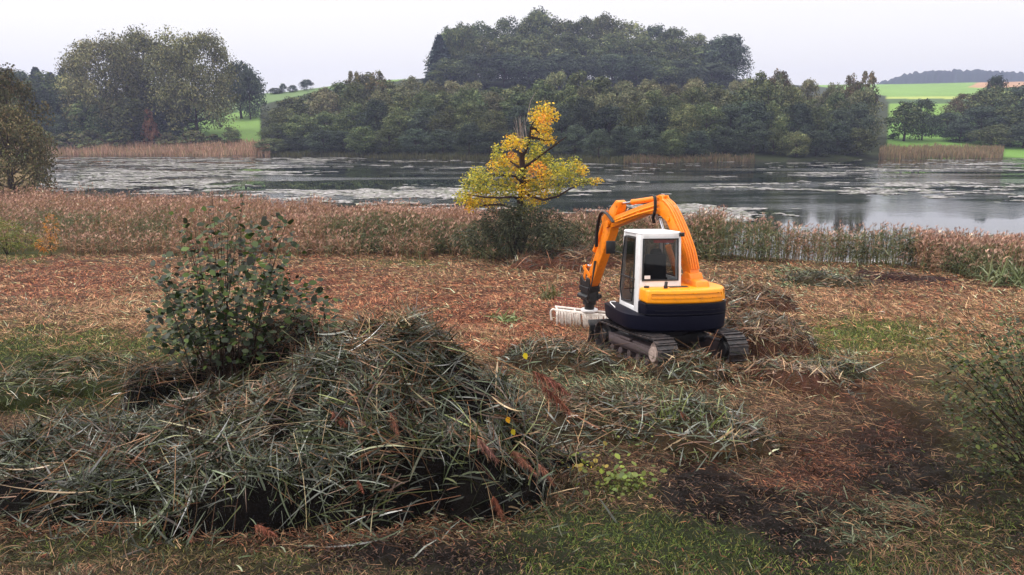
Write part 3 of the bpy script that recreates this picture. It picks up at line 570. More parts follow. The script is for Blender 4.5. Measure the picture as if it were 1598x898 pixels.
def heap(label, bumps, n_leaf, n_stalk, plumes, colw, name='reed_heap', leafL=(.3, .65), leafW=(.013, .03), base_col=(34, 26, 22), res=90, group=None, dark=None, sx=1.0, sparse=.7, dk=.55, warp=1.1, ex=.62):
    """bumps: (x, y, rx, ry, height)"""
    B = np.array(bumps); 
    def hh(x, y):
        v = np.zeros(np.shape(x)); wx = warp * (fbm(x * 1.1 + 11, y * 1.1, 3) - .5); wy = warp * (fbm(x * 1.1 + 60, y * 1.1 + 9, 3) - .5)
        for bx, by, rx, ry, h in B:
            d = ((x + wx - bx) / rx) ** 2 + ((y + wy - by) / ry) ** 2; v = np.maximum(v, h * np.clip(1.08 - d, 0, 1) ** ex)
        return v * (.62 + .76 * fbm(x * 1.6 + 3, y * 1.6, 3))
    mg = .3 + warp * .5; x0, x1 = (B[:, 0] - B[:, 2]).min() - mg, (B[:, 0] + B[:, 2]).max() + mg; y0, y1 = (B[:, 1] - B[:, 3]).min() - mg, (B[:, 1] + B[:, 3]).max() + mg
    X, Y = np.meshgrid(np.linspace(x0, x1, res), np.linspace(y0, y1, res), indexing='ij'); hz = hh(X, Y)
    g = terr(X, Y); Z = np.where(hz > .01, g + hz * .86 + .12 * hz * (fbm(X * 5, Y * 5) - .5), g - .12)
    cx, cy_ = B[0, 0], B[0, 1]; root = empty(name, (cx, cy_, float(terr(cx, cy_)))); off = np.array(root.location)
    tag(root, label, 'reed heap', group)
    i = np.arange(res * res).reshape(res, res); Q = np.stack([i[:-1, :-1], i[1:, :-1], i[1:, 1:], i[:-1, 1:]], -1).reshape(-1, 4)
    V = np.stack([X, Y, Z], -1).reshape(-1, 3) - off
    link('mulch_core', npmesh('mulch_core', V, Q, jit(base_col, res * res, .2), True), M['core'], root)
    def samp(n):
        xs = rng.uniform(x0, x1, n * 8); ys = rng.uniform(y0, y1, n * 8); h = hh(xs, ys)
        w = np.where(h > .03, 1., 0) * (sparse + 1.6 * sm(.36, .62, fbm(xs * 1.9 + 7, ys * 1.9, 3)))
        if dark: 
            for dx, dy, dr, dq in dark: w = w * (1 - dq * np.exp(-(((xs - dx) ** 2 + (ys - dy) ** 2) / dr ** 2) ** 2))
        k = np.where(rng.uniform(0, 1.8, n * 8) < w)[0][:n]; xs, ys, h = xs[k], ys[k], h[k]
        e = .05; gx = (hh(xs + e, ys) - hh(xs - e, ys)) / (2 * e) ; gy = (hh(xs, ys + e) - hh(xs, ys - e)) / (2 * e) + -.1
        nrm = unit(np.stack([-gx, -gy, np.ones(len(k))], -1)); ed = (h < .45) * (rng.uniform(size=len(k)) < .5); xs = xs + rng.normal(0, .28, len(k)) * ed; ys = ys + rng.normal(-.05, .28, len(k)) * ed; h = np.where(ed > 0, hh(xs, ys) + .03, h)
        return np.stack([xs, ys, terr(xs, ys) + h], -1), nrm
    def tang(P, nrm, up, lump=.25):
        n = len(P); a = 14 * fbm(P[:, 0] * lump * 4 + 3, P[:, 1] * lump * 4, 2) + rng.normal(0, .8, n)
        d = np.stack([np.cos(a), np.sin(a) * .8, np.zeros(n)], -1); d = d - nrm * (d * nrm).sum(-1, keepdims=True); return unit(d) + nrm * rng.normal(up, .30, n)[:, None]
    def hcol(P, n):
        w = np.array(colw, float); g = w.copy(); g[6:] *= .35; t_ = w.copy(); t_[:6] *= .35
        z = sm(.40, .6, fbm(P[:, 0] * 1.5 + 21, P[:, 1] * 1.5 + 4, 3)) > rng.uniform(.1, .9, n)
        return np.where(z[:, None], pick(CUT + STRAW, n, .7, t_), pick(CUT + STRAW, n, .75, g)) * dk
    s = Soup(); P, N = samp(n_leaf); n = len(P); D = tang(P, N, .08); P = P - N * rng.uniform(-.02, .14, (n, 1)); L = rng.uniform(*leafL, n)
    s.ribbons(P - D * (L * .5)[:, None], D, L, rng.uniform(*leafW, n), rng.normal(.35, .3, n), hcol(P, n), side=np.cross(D, N + rng.normal(0, .7, (n, 3))), prof=(.25, .8, 1, .8, .4, .06), bend=.4)
    link('reed_leaves', s.mesh('reed_leaves', off=off), M['leafgloss'], root)
    s = Soup(); P, N = samp(n_stalk); n = len(P); D = tang(P, N, .06); L = rng.uniform(.7, 1.7, n) * sx
    s.ribbons(P - D * (L * .5)[:, None], D, L, rng.uniform(.005, .009, n), rng.normal(.1, .12, n), pick(STRAW + CUT[3:5], n, .45) * .5, prof=(1, 1, 1, .9, .6), bend=.16)
    link('reed_stalks', s.mesh('reed_stalks', off=off), M['litter'], root)
    for (px, py, dx, dz, L) in plumes:
        # on the heap surface below the given sight line
        a, dy, dz_ = ray(px, py); Ys = np.linspace(y0 - .3, y1 + .3, 400); t = Ys / dy; xs = a * t; zs = CZ + dz_ * t
        hit = np.where(zs < terr(xs, Ys) + hh(xs, Ys) + .05)[0]; j = hit[0] if len(hit) else 0
        s = Soup(); plume_soup(s, np.array([xs[j], Ys[j] - .06, zs[j]]), np.array([dx, -.35, dz]), L, random.choice([(122, 74, 58), (108, 66, 54), (134, 90, 74), (118, 80, 72)]))
        link('plume', s.mesh('plume', off=off), M['litter'], root)
    return hh
gx = lambda px, py: tuple(float(v) for v in ground(px, py))
def bump(px, py, rpx, ry, h):
    """heap whose base centre lies on the ground seen at px, py"""
    x, Y = gx(px, py); return (x, Y, rpx * Y * 1.05 / FPX, ry, h)
main_bumps = [(-1.35, 8.9, 1.9, 1.75, 1.5), (-3.3, 8.9, 2.0, 1.5, .95), (-.55, 8.6, .95, 1.25, .95), (-4.9, 8.6, 1.3, 1.2, .7), (-2.6, 7.9, 1.8, 1.0, .72), (-1.3, 7.7, 1.0, .8, .6), (-4.2, 7.8, 1.0, .7, .4), (-2.1, 10.6, 1.5, 1.2, 1.2)]
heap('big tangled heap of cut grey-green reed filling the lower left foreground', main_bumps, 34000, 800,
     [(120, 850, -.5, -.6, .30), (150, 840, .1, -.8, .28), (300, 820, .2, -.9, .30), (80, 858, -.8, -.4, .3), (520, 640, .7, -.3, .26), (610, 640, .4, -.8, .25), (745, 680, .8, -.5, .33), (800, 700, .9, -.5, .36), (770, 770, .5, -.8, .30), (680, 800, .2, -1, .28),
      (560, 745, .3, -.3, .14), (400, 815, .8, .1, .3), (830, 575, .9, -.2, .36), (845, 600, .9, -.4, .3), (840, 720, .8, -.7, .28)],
     [6, 6, 3, 5, 5, 6, 1.8, 2.4, .9, 3], leafL=(.28, .7), leafW=(.009, .024), sparse=.14, dk=.46, warp=1.2, ex=.78, dark=[(-.7, 7.3, .6, .72), (.0, 7.5, .4, .6), (-3.4, 9.4, .45, .8), (-1.9, 7.1, .3, .5)], res=150, base_col=(13, 10, 9))  # near-black core paints in the shadow of the front hollow
heap('fan of pink-tan dried reed lying on the crest of the big heap', [(-1.5, 8.75, .75, .55, 1.62), (-2.1, 9.3, .6, .5, 1.3)], 1500, 120, [], [1, 1, 2, 1, 1, 1, 9, 9, 8, 4], leafL=(.25, .5), leafW=(.006, .013), base_col=(40, 28, 22), dk=.95, warp=.3, ex=.3, res=40)
heap('loose grey-green pile of cut reed on the ground in front of the digger tracks', [bump(980, 665, 190, 1.3, .30), bump(1090, 680, 110, 1.2, .45), bump(900, 650, 110, 1.1, .26), bump(1085, 592, 62, .8, .42), bump(880, 570, 80, 1.0, .4)], 6500, 600, [(850, 588, .8, -.2, .3), (1060, 640, .3, -.5, .2)],
     [6, 6, 4, 4, 5, 3, 3, 3, 2, 3], leafL=(.25, .6), base_col=(50, 40, 28))
heap('brown swathe of cut reed pushed up to the right of the digger', [bump(1195, 545, 70, 1.7, .75), bump(1165, 480, 60, 1.6, .7), bump(1235, 600, 50, 1.0, .4)], 9000, 700, [],
     [1, 1, 1, 2, 1, 2, 8, 9, 5, 7], leafL=(.25, .55), base_col=(66, 44, 34))
heap('low green-grey clump of cut reed right of the digger before the bright grass', [bump(1300, 585, 55, .9, .28)], 1500, 150, [], [4, 5, 2, 5, 5, 3, 1, 1, 1, 1], base_col=(40, 38, 26))
heap('small dull green clump of reed near the water, beyond and right of the digger', [bump(1270, 440, 42, 1.6, .4), bump(1310, 445, 40, 1.2, .3)], 1500, 100, [], [4, 5, 2, 5, 5, 3, 2, 2, 1, 1], leafW=(.025, .05), base_col=(50, 44, 30))
heap('pinkish pile of cut reed plumes behind the big heap', [bump(520, 545, 120, 1.5, .5), bump(440, 560, 90, 1.2, .45), bump(620, 560, 80, 1.2, .4)], 5200, 900, [],
     [1, 1, 2, 1, 1, 1, 9, 9, 7, 4], leafL=(.18, .4), leafW=(.009, .018), base_col=(84, 52, 46))
heap('dark mossy mound of cut reed at the left beside the broken shrub', [bump(150, 600, 110, 1.5, .45), bump(40, 620, 90, 1.4, .4)], 4200, 300, [],
     [.5, 1, .2, 8, 8, 5, 1, 1.5, .5, 1], leafL=(.15, .35), leafW=(.008, .016), base_col=(36, 40, 18), dk=.85)
heap('rusty swathe of flattened reed between the yellow tree and the digger arm', [bump(905, 415, 60, 2.2, 1.0), bump(850, 415, 50, 1.6, .6)], 3200, 900, [],
     [1, 1, 1, 2, 1, 2, 8, 9, 4, 7], leafL=(.4, .9), leafW=(.025, .045), base_col=(84, 54, 42), sx=1.2)
heap('low dark ridge of soil and roots by the reeds on the right', [bump(1400, 436, 36, .9, .35), bump(1450, 440, 30, .8, .25), bump(1365, 432, 24, .7, .25)], 500, 120, [], [0, 0, 0, 1, 1, 2, 3, 4, 1, 4], leafW=(.02, .04), base_col=(48, 32, 30))

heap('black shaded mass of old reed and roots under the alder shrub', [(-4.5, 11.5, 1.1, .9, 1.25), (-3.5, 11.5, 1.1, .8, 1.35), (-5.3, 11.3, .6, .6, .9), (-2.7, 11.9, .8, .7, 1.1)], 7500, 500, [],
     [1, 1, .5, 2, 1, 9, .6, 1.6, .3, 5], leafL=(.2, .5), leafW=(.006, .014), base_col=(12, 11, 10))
# ------------------------------------------------------------------ shrubs near the camera
def leaves_on(s, P, size, cols, a=.25, flat=.5):
    n = len(P); ang = rng.uniform(0, 6.28, n); D = np.stack([np.cos(ang), np.sin(ang), rng.normal(.1, .5, n)], -1)
    L = size * rng.uniform(.45, 1.35, n); nr = np.array([0, -.5, 1.]) + rng.normal(0, flat, (n, 3))
    s.ribbons(P, D, L, L * rng.uniform(.65, .85, n), .15, pick(cols, n, a), side=np.cross(D, nr), prof=(.12, .85, 1, .75, .12))
def shrub(name, label, cat, base, Y, tips, nleaf, size, cols, mass, twigs=25, stemr=.012, depth=.5, twc=(60, 48, 42)):
    bx, by = base; b = at(bx, by, Y); b[2] = float(terr(b[0], b[1])) - .05; root = empty(name, tuple(b)); off = b.copy(); tag(root, label, cat)
    st = Soup(); lf = Soup(); LP = []
    for k in range(len(tips) + twigs):
        if k < len(tips): e = at(tips[k][0], tips[k][1], Y + rng.normal(0, depth * .4))
        else: 
            mx, my, mrx, mry, _ = mass[k % len(mass)]; e = at(mx + rng.normal(0, mrx * .6), my + rng.normal(0, mry * .6), Y + rng.normal(0, depth * .6))
        t = np.linspace(0, 1, 9)[:, None]; st0 = b + np.array([rng.normal(0, .12), rng.normal(0, .12), 0]); mid = (st0 + e) / 2 + np.array([(st0[0] - e[0]) * .18, rng.normal(0, .08), abs(e[2] - st0[2]) * -.02]) + rng.normal(0, .05, 3)
        c = (1 - t) ** 2 * st0 + 2 * t * (1 - t) * mid + t ** 2 * e; c += rng.normal(0, .008, c.shape)
        st.tube(c, np.linspace(stemr, stemr * .25, 9) * rng.uniform(.6, 1.1), jit(twc, 1, .2)[0], 5)
        if k < len(tips):
            q = rng.uniform(.45, 1, nleaf); idx = q * 8; i0 = np.floor(idx).astype(int).clip(0, 7); LP.append(c[i0] + (c[i0 + 1] - c[i0]) * (idx - i0)[:, None] + rng.normal(0, size * .55, (nleaf, 3)))
    for mx, my, mrx, mry, cnt in mass:
        q = unit(rng.normal(size=(cnt, 3))) * rng.uniform(.2, 1, (cnt, 1)) ** .5; cx = np.array([at(mx + a_ * mrx, my + c_ * mry, Y + bq * depth) for a_, bq, c_ in q]); LP.append(cx)
    leaves_on(lf, np.concatenate(LP), size, cols)
    link('stems', st.mesh('stems', True, off), M['bark'], root); link('foliage', lf.mesh('foliage', off=off), M['leaf'], root); return root
ALD = [(40, 54, 24), (50, 66, 28), (30, 42, 22), (74, 92, 36), (56, 66, 40), (34, 36, 26)]
shrub('alder_shrub', 'broken leafy alder shrub with round dark leaves rising from the cut reed on the left', 'shrub', (350, 560), 10.9,
      [(330, 296), (342, 300), (378, 298), (380, 308), (272, 335), (285, 340), (302, 342), (455, 322), (440, 330), (236, 408), (245, 425), (358, 330), (410, 345), (325, 330), (300, 385), (345, 345), (425, 365), (265, 430)], 20, .095, ALD,
      [(350, 385, 60, 60, 110), (295, 425, 60, 60, 120), (375, 460, 110, 55, 360), (310, 500, 90, 50, 520), (415, 400, 60, 70, 170), (450, 480, 90, 55, 300), (340, 540, 110, 40, 300)], twigs=36, stemr=.012, depth=.75)
shrub('alder_sapling', 'dark small-leaved sapling at the right edge of the foreground', 'sapling', (1640, 800), 8.4,
      [(1500, 488), (1495, 505), (1520, 560), (1556, 486), (1580, 500), (1610, 480), (1480, 560), (1530, 520), (1500, 610), (1560, 600), (1470, 545), (1620, 540), (1545, 560), (1455, 600), (1480, 640), (1500, 680), (1530, 730), (1465, 520)], 55, .044, [(48, 58, 28), (60, 72, 32), (38, 46, 24), (84, 92, 40)],
      [(1580, 600, 60, 90, 560), (1565, 700, 70, 60, 520), (1510, 610, 60, 70, 260), (1600, 540, 55, 55, 260)], twigs=40, stemr=.011, depth=.6)
# reed tuft broken over the alder, right of it
def tuft(label, px, py, Y, n, L, spread, cols, lean=.5, name='reed_tuft', W=(.014, .026)):
    b = at(px, py, Y); b[2] = float(terr(b[0], Y)); s = Soup(); P = b + np.stack([rng.normal(0, spread, n), rng.normal(0, spread * .8, n), np.abs(rng.normal(0, .12, n))], -1)
    D = np.stack([rng.normal(0, lean, n), rng.normal(-.1, lean, n), np.abs(rng.normal(.9, .4, n))], -1)
    s.ribbons(P, D, rng.uniform(*L, n), rng.uniform(*W, n), np.abs(rng.normal(.4, .3, n)), pick(cols, n, .25), prof=(.5, 1, .9, .6, .06))
    tag(link(name, s.mesh(name, off=b), M['leafgloss'], loc=tuple(b)), label, 'reed tuft'); return b
tuft('tall tuft of dark reed leaves leaning right out of the alder shrub', 440, 520, 11.3, 420, (.6, 1.5), .45, [(84, 88, 62), (70, 72, 50), (100, 92, 70), (120, 90, 66)], .55)
tuft('dark twiggy clump of bent reed below the right side of the alder shrub', 500, 500, 11.8, 500, (.4, 1.0), .5, [(60, 52, 40), (84, 60, 46), (76, 78, 54), (50, 44, 38)], 1.1)
tuft('bright bent green reed blades fanning out before the dark mud', 1070, 690, 10.2, 130, (.4, .9), .22, [(110, 122, 66), (92, 108, 56), (140, 146, 96)], .7)
tuft('fresh tuft of reed blades on the mown ground left of the white rake', 790, 482, 22.2, 90, (.25, .5), .25, [(120, 136, 84), (104, 124, 70)], .9, W=(.02, .035))
tuft('small upright grass tuft in the middle of the mown ground', 857, 458, 27.0, 120, (.3, .6), .18, [(84, 90, 50), (104, 98, 60)], .35, W=(.02, .035))
tuft('clump of long leaves at the far right beside the standing reeds', 1590, 445, 30.5, 320, (.9, 1.5), .6, [(104, 116, 78), (88, 100, 64), (124, 128, 90)], .45, W=(.03, .05))
# low weeds with round leaves among the litter
def weed(label, px, py, n, size, cols, spread):
    x, Y = gx(px, py); z = float(terr(x, Y)); b = np.array([x, Y, z]); s = Soup(); P = b + np.stack([rng.normal(0, spread, n), rng.normal(0, spread * .8, n), np.abs(rng.normal(.08, .08, n))], -1)
    leaves_on(s, P, size, cols); st = Soup()
    for q in P[::3]: st.tube([q * [1, 1, 0] + [0, 0, z - .02], q], [.003, .002], lin((90, 96, 50)), 4)
    r = empty('weed', tuple(b)); tag(r, label, 'weed'); link('foliage', s.mesh('foliage', off=b), M['leaf'], r); link('stems', st.mesh('stems', off=b), M['bark'], r)
weed('yellow-green low weed left of the dark mud', 970, 760, 120, .07, [(84, 100, 34), (102, 112, 42)], .22)
weed('yellowish leafy weed just behind the low green grass', 915, 738, 70, .06, [(120, 130, 50), (150, 130, 50)], .2)
weed('pale creeping weed on the bare soil between mud and heap', 1010, 700, 60, .05, [(120, 128, 60), (100, 116, 50)], .25)

# a few loose fallen leaves and long straws, each lying on the litter
for px, py, c, lab in ((818, 551, (214, 190, 40), 'yellow fallen leaf on the big heap edge'), (791, 651, (222, 160, 30), 'golden leaf hanging at the right side of the heap'), (799, 670, (190, 170, 40), 'greenish yellow leaf below the golden leaf')):
    b = at(px, py, 7.9); s = Soup(); s.ribbons(b[None], np.array([[.4, 0, -1.]]), .07, .055, .1, lin(c)[None], prof=(.1, .9, 1, .7, .1), side=np.array([[1., .3, .4]]))
    s.tube([b, b + [.01, .06, .06], b + [.03, .25, .0]], [.002, .002, .002], lin((120, 100, 60)), 4)
    tag(link('fallen_leaf', s.mesh('fallen_leaf', off=b), M['leaf'], loc=tuple(b)), lab, 'leaf')

# ------------------------------------------------------------------ the yellow tree
def yellow_tree():
    Y0 = 38.5; b = at(806, 395, Y0); b[2] = float(terr(b[0], Y0)) - .1
    root = empty('yellow_tree', tuple(b)); tag(root, 'half-bare tree with yellow and golden leaves at the lake edge', 'tree'); off = b
    bk = lin((62, 50, 46)); s = Soup(); dead = Soup(); T = lambda pts: np.array([b] + [at(x, y, Y0 + d) for x, y, d in pts]) if pts[0] is None else np.array([at(x, y, Y0 + d) for x, y, d in pts])
    s.tube(np.concatenate([[b], [at(x, y, Y0) for x, y in ((808, 350), (812, 315), (816, 285), (815, 258), (814, 238))]]), [.2, .17, .16, .15, .15, .13], bk, 10)
    br = [[(815, 245, 0), (822, 232, -.2), (830, 215, -.2), (827, 200, 0), (838, 186, .1), (848, 172, .1)], [(815, 250, 0), (808, 225, .2), (812, 205, .3), (816, 190, .2)], [(816, 262, 0), (832, 250, -.4), (850, 240, -.7), (868, 226, -.9), (884, 214, -1)],
          [(815, 275, 0), (795, 274, .4), (770, 271, .6), (756, 275, .6)], [(816, 300, 0), (838, 312, -.5), (858, 312, -.8), (880, 304, -.9), (894, 292, -.9), (918, 284, -.9)], [(812, 312, 0), (792, 306, -.6), (768, 310, -.8), (745, 306, -.9), (728, 304, -.9)],
          [(810, 325, 0), (790, 322, .4), (770, 318, .6), (748, 322, .6), (732, 326, .5)], [(816, 285, 0), (845, 278, .6), (870, 268, .9), (895, 264, 1)], [(815, 265, 0), (800, 252, .6), (785, 246, .8), (774, 238, .9)], [(815, 240, 0), (802, 232, .3), (790, 224, .3)],
          [(816, 270, 0), (828, 255, 1), (840, 245, 1.2)], [(814, 295, 0), (800, 290, 1), (770, 288, 1.4), (745, 278, 1.6)], [(816, 300, 0), (835, 300, 1.2), (865, 290, 1.7)], [(815, 285, 0), (812, 282, -1), (805, 275, -1.6)], [(830, 215, -.2), (845, 218, 0), (858, 220, 0)], [(827, 200, 0), (840, 205, .2), (848, 212, .2)]]
    for q in br:
        P = T(q); k = len(P); P = np.concatenate([P[:1], (P[:-1] + P[1:]) / 2 + rng.normal(0, .04, (k - 1, 3)), P[-1:]]); s.tube(P, np.linspace(.085, .018, len(P)), bk, 6)
    dc = lin((150, 140, 138))
    for k in range(15):
        x0 = rng.uniform(809, 824); x1 = x0 + rng.normal(0, 5) - 2; dead.tube(T([(x0, rng.uniform(225, 238), 0), ((x0 + x1) / 2, 210, .1), (x1, rng.uniform(180, 200), rng.normal(0, .3))]), [.02, .014, .006], dc, 4)
    dead.tube(T([(822, 190, 0), (825, 172, 0), (828, 158, 0), (836, 144, 0)]), [.02, .015, .012, .006], dc, 4)
    dead.tube(T([(812, 215, 0), (806, 208, .2), (801, 198, .3)]), [.015, .01, .006], dc, 4); dead.tube(T([(825, 190, 0), (834, 178, .2), (842, 166, .3)]), [.015, .01, .006], dc, 4)
    # leaf masses: column, row, radius, kind (0 gold, 1 orange, 2 olive-yellow)
    bl = [(850, 172, 11, 0), (838, 181, 10, 0), (860, 180, 9, 0), (842, 190, 10, 0), (848, 198, 8, 0), (838, 207, 7, 0), (848, 214, 7, 0), (858, 219, 8, 0), (858, 204, 5, 0), (850, 188, 8, 1), (805, 220, 9, 0), (795, 222, 9, 0), (789, 229, 5, 0), (812, 226, 8, 0), (822, 222, 6, 2), (837, 226, 8, 2), (840, 236, 9, 2), (846, 246, 9, 2), (832, 244, 9, 2), (825, 252, 7, 0), (775, 234, 7, 2), (776, 244, 7, 2), (785, 252, 9, 0), (798, 248, 9, 1), (806, 252, 7, 0), (772, 260, 9, 0), (788, 266, 10, 2), (803, 264, 9, 0),
          (838, 264, 10, 1), (830, 258, 8, 2), (745, 272, 11, 2), (732, 283, 10, 2), (752, 284, 12, 2), (768, 280, 10, 2), (720, 308, 9, 2), (728, 300, 9, 2), (736, 312, 10, 0), (752, 310, 11, 0), (770, 314, 10, 0), (784, 308, 9, 2), (764, 298, 10, 2), (730, 327, 4, 1), (738, 322, 8, 0), (790, 286, 10, 2), (800, 298, 9, 2), (806, 284, 9, 0), (780, 294, 9, 2), (826, 282, 10, 0), (836, 292, 10, 2), (850, 276, 11, 0), (856, 264, 10, 2), (870, 258, 10, 2), (884, 266, 10, 2),
          (896, 254, 8, 2), (904, 262, 8, 0), (912, 268, 6, 0), (926, 283, 6, 0), (936, 283, 4, 0), (914, 283, 6, 2), (896, 274, 9, 2), (880, 280, 11, 2), (864, 288, 12, 2), (850, 296, 10, 0), (822, 306, 10, 0), (834, 308, 9, 0), (846, 310, 8, 0), (816, 296, 8, 0), (818, 322, 8, 2), (830, 324, 8, 2), (812, 330, 6, 2), (870, 300, 7, 2), (900, 286, 7, 2), (872, 270, 8, 2), (748, 296, 10, 2), (814, 270, 7, 2), (856, 250, 6, 2)]
    lf = Soup(); CC = [[(222, 184, 40), (204, 168, 34), (232, 196, 54), (172, 160, 44), (216, 158, 30)], [(222, 150, 32), (210, 166, 38), (206, 122, 26)], [(158, 154, 48), (140, 142, 46), (190, 176, 50), (112, 124, 44), (204, 180, 50)]]
    for x, y, r, kd in bl:
        n = int(2.3 * r * r); rad = r / FPX * 39.4
        c = at(x, y, Y0 + rng.normal(0, .9)); q = unit(rng.normal(size=(n, 3))) * (rng.uniform(0, 1, (n, 1)) ** .45) * rad * 1.5 * [1, 1.5, .9]
        leaves_on(lf, c + q, .10, CC[kd], .22, .9)
    link('trunk', s.mesh('trunk', True, off), M['bark'], root); tag(link('dead_branches', dead.mesh('dead_branches', True, off), M['bark'], root), 'bare grey dead twigs at the top')
    link('crown', lf.mesh('crown', off=off), M['leaf'], root)
yellow_tree()
def willow(label, px, Y, blobs, cols, n, L=(.12, .26), name='willow_bush'):
    b = at(px, 400, Y); b[2] = float(terr(b[0], Y)); root = empty(name, tuple(b)); tag(root, label, 'bush'); s = Soup(); st = Soup()
    for x, y, rx, ry, w in blobs:
        m = int(n * w); q = unit(rng.normal(size=(m, 3))) * rng.uniform(.3, 1, (m, 1)) ** .5; sc = Y / FPX * 1.03
        c = at(x, y, Y + rng.normal(0, .3)); P = c + q * [rx * sc, rx * sc * .8, ry * sc]; D = unit(P - c) * [1, 1, .6] + rng.normal(0, .5, (m, 3)) + [0, 0, .35]
        s.ribbons(P, D, rng.uniform(*L, m), rng.uniform(.03, .06, m), .5, pick(cols, m, .25), prof=(.5, 1, .5, .1))
        st.tube([b, (b + c) / 2 + rng.normal(0, .1, 3), c], [.025, .018, .006], lin((50, 42, 38)), 5)
    link('stems', st.mesh('stems', True, b), M['bark'], root); link('foliage', s.mesh('foliage', off=b), M['leaf'], root)
WIL = [(66, 74, 52), (56, 64, 44), (84, 88, 64), (98, 98, 74), (48, 52, 36)]
willow('grey-green willow bush round the foot of the yellow tree', 806, 37.8, [(775, 345, 26, 24, 1), (800, 345, 24, 26, 1), (830, 345, 28, 24, 1), (858, 350, 26, 24, .9), (750, 365, 22, 22, .7), (795, 375, 26, 22, .9), (835, 378, 26, 22, .8), (868, 372, 24, 20, .7), (725, 372, 20, 16, .4), (890, 365, 18, 20, .4), (812, 335, 26, 20, .8), (785, 358, 30, 30, 1)], WIL, 900)
willow('yellow-green bush at the left end of the reed bed', 12, 42, [(5, 358, 26, 14, 1), (-20, 350, 26, 20, 1), (30, 376, 34, 14, 1), (0, 380, 34, 14, 1)], [(110, 116, 46), (92, 100, 42), (130, 126, 60)], 420, name='bush')
willow('orange-brown dried weed clump in front of the left reeds', 80, 41.5, [(80, 355, 10, 22, .8), (74, 382, 16, 12, 1)], [(190, 124, 52), (160, 110, 60), (140, 116, 60)], 260, name='bush')

# ------------------------------------------------------------------ the digger
EX = empty('excavator', (3.52, 16.85, 0)); 
TH_T, TH_H = R(20), R(9)
EX.location.z = float(zprof(16.85)) + .02
EX.rotation_euler = (R(-4.2), R(0), 0)
tag(EX, 'compact orange digger with a white cab and navy counterweight seen from behind on black tracks', 'excavator')
bpy.context.view_layer.update()
EXM = EX.matrix_basis.copy(); EXI = EXM.inverted()
def bm_obj(name, bm, mat, parent, rz=0.0, bevel=0.0, seg=2, smooth=True, label=None):
    if bevel:
        bmesh.ops.remove_doubles(bm, verts=bm.verts, dist=1e-5)
        bmesh.ops.recalc_face_normals(bm, faces=bm.faces)
        es = [e for e in bm.edges if len(e.link_faces) == 2 and e.calc_face_angle(0) > R(28)]
        bmesh.ops.bevel(bm, geom=es, offset=bevel, segments=seg, profile=.5, affect='EDGES', clamp_overlap=True)
    if rz: bmesh.ops.rotate(bm, verts=bm.verts, cent=(0, 0, 0), matrix=Matrix.Rotation(rz, 3, 'Z'))
    bmesh.ops.recalc_face_normals(bm, faces=bm.faces)
    me = bpy.data.meshes.new(name); bm.to_mesh(me); bm.free()
    if smooth:
        me.polygons.foreach_set('use_smooth', [True] * len(me.polygons))
        try: me.set_sharp_from_angle(angle=R(32))
        except Exception: pass
    o = link(name, me, mat, parent)
    if label: o['label'] = label
    return o
def bx(bm, c, s, rot=None):
    m = Matrix.Translation(c) @ (rot.to_4x4() if rot else Matrix.Identity(4)) @ Matrix.Diagonal((s[0], s[1], s[2], 1))
    bmesh.ops.create_cube(bm, size=1, matrix=m)
def cyl(bm, a, b, r, r2=None, n=20):
    a, b = Vector(a), Vector(b); d = b - a
    m = Matrix.Translation((a + b) / 2) @ d.to_track_quat('Z', 'Y').to_matrix().to_4x4()
    bmesh.ops.create_cone(bm, cap_ends=True, segments=n, radius1=r, radius2=r if r2 is None else r2, depth=d.length, matrix=m)
def prism(bm, poly, z0, z1, top=None):
    """extrude a plan outline between two heights; top may be an inset outline"""
    lo = [bm.verts.new((x, y, z0)) for x, y in poly]; hi = [bm.verts.new((x, y, z1)) for x, y in (top or poly)]; n = len(poly)
    bm.faces.new(lo[::-1]); bm.faces.new(hi)
    for i in range(n): bm.faces.new((lo[i], lo[(i + 1) % n], hi[(i + 1) % n], hi[i]))
def pipe(bm, pts, r, k=8):
    pts = [Vector(p) for p in pts]
    # smooth the run
    out = []
    for i in range(len(pts) - 1):
        p0 = pts[max(i - 1, 0)]; p1 = pts[i]; p2 = pts[i + 1]; p3 = pts[min(i + 2, len(pts) - 1)]
        for q in range(5):
            t = q / 5; out.append(.5 * ((2 * p1) + (p2 - p0) * t + (2 * p0 - 5 * p1 + 4 * p2 - p3) * t * t + (3 * p1 - p0 - 3 * p2 + p3) * t ** 3))
    out.append(pts[-1]); rings = []
    for i, p in enumerate(out):
        t = (out[min(i + 1, len(out) - 1)] - out[max(i - 1, 0)]).normalized(); a = t.orthogonal().normalized() if not rings else (la - t * la.dot(t)).normalized(); la = a; b = t.cross(a)
        rings.append([bm.verts.new(p + (a * math.cos(6.2832 * j / k) + b * math.sin(6.2832 * j / k)) * r) for j in range(k)])
    for i in range(len(rings) - 1):
        for j in range(k): bm.faces.new((rings[i][j], rings[i][(j + 1) % k], rings[i + 1][(j + 1) % k], rings[i + 1][j]))
    bm.faces.new(rings[0][::-1]); bm.faces.new(rings[-1])
NB = bmesh.new
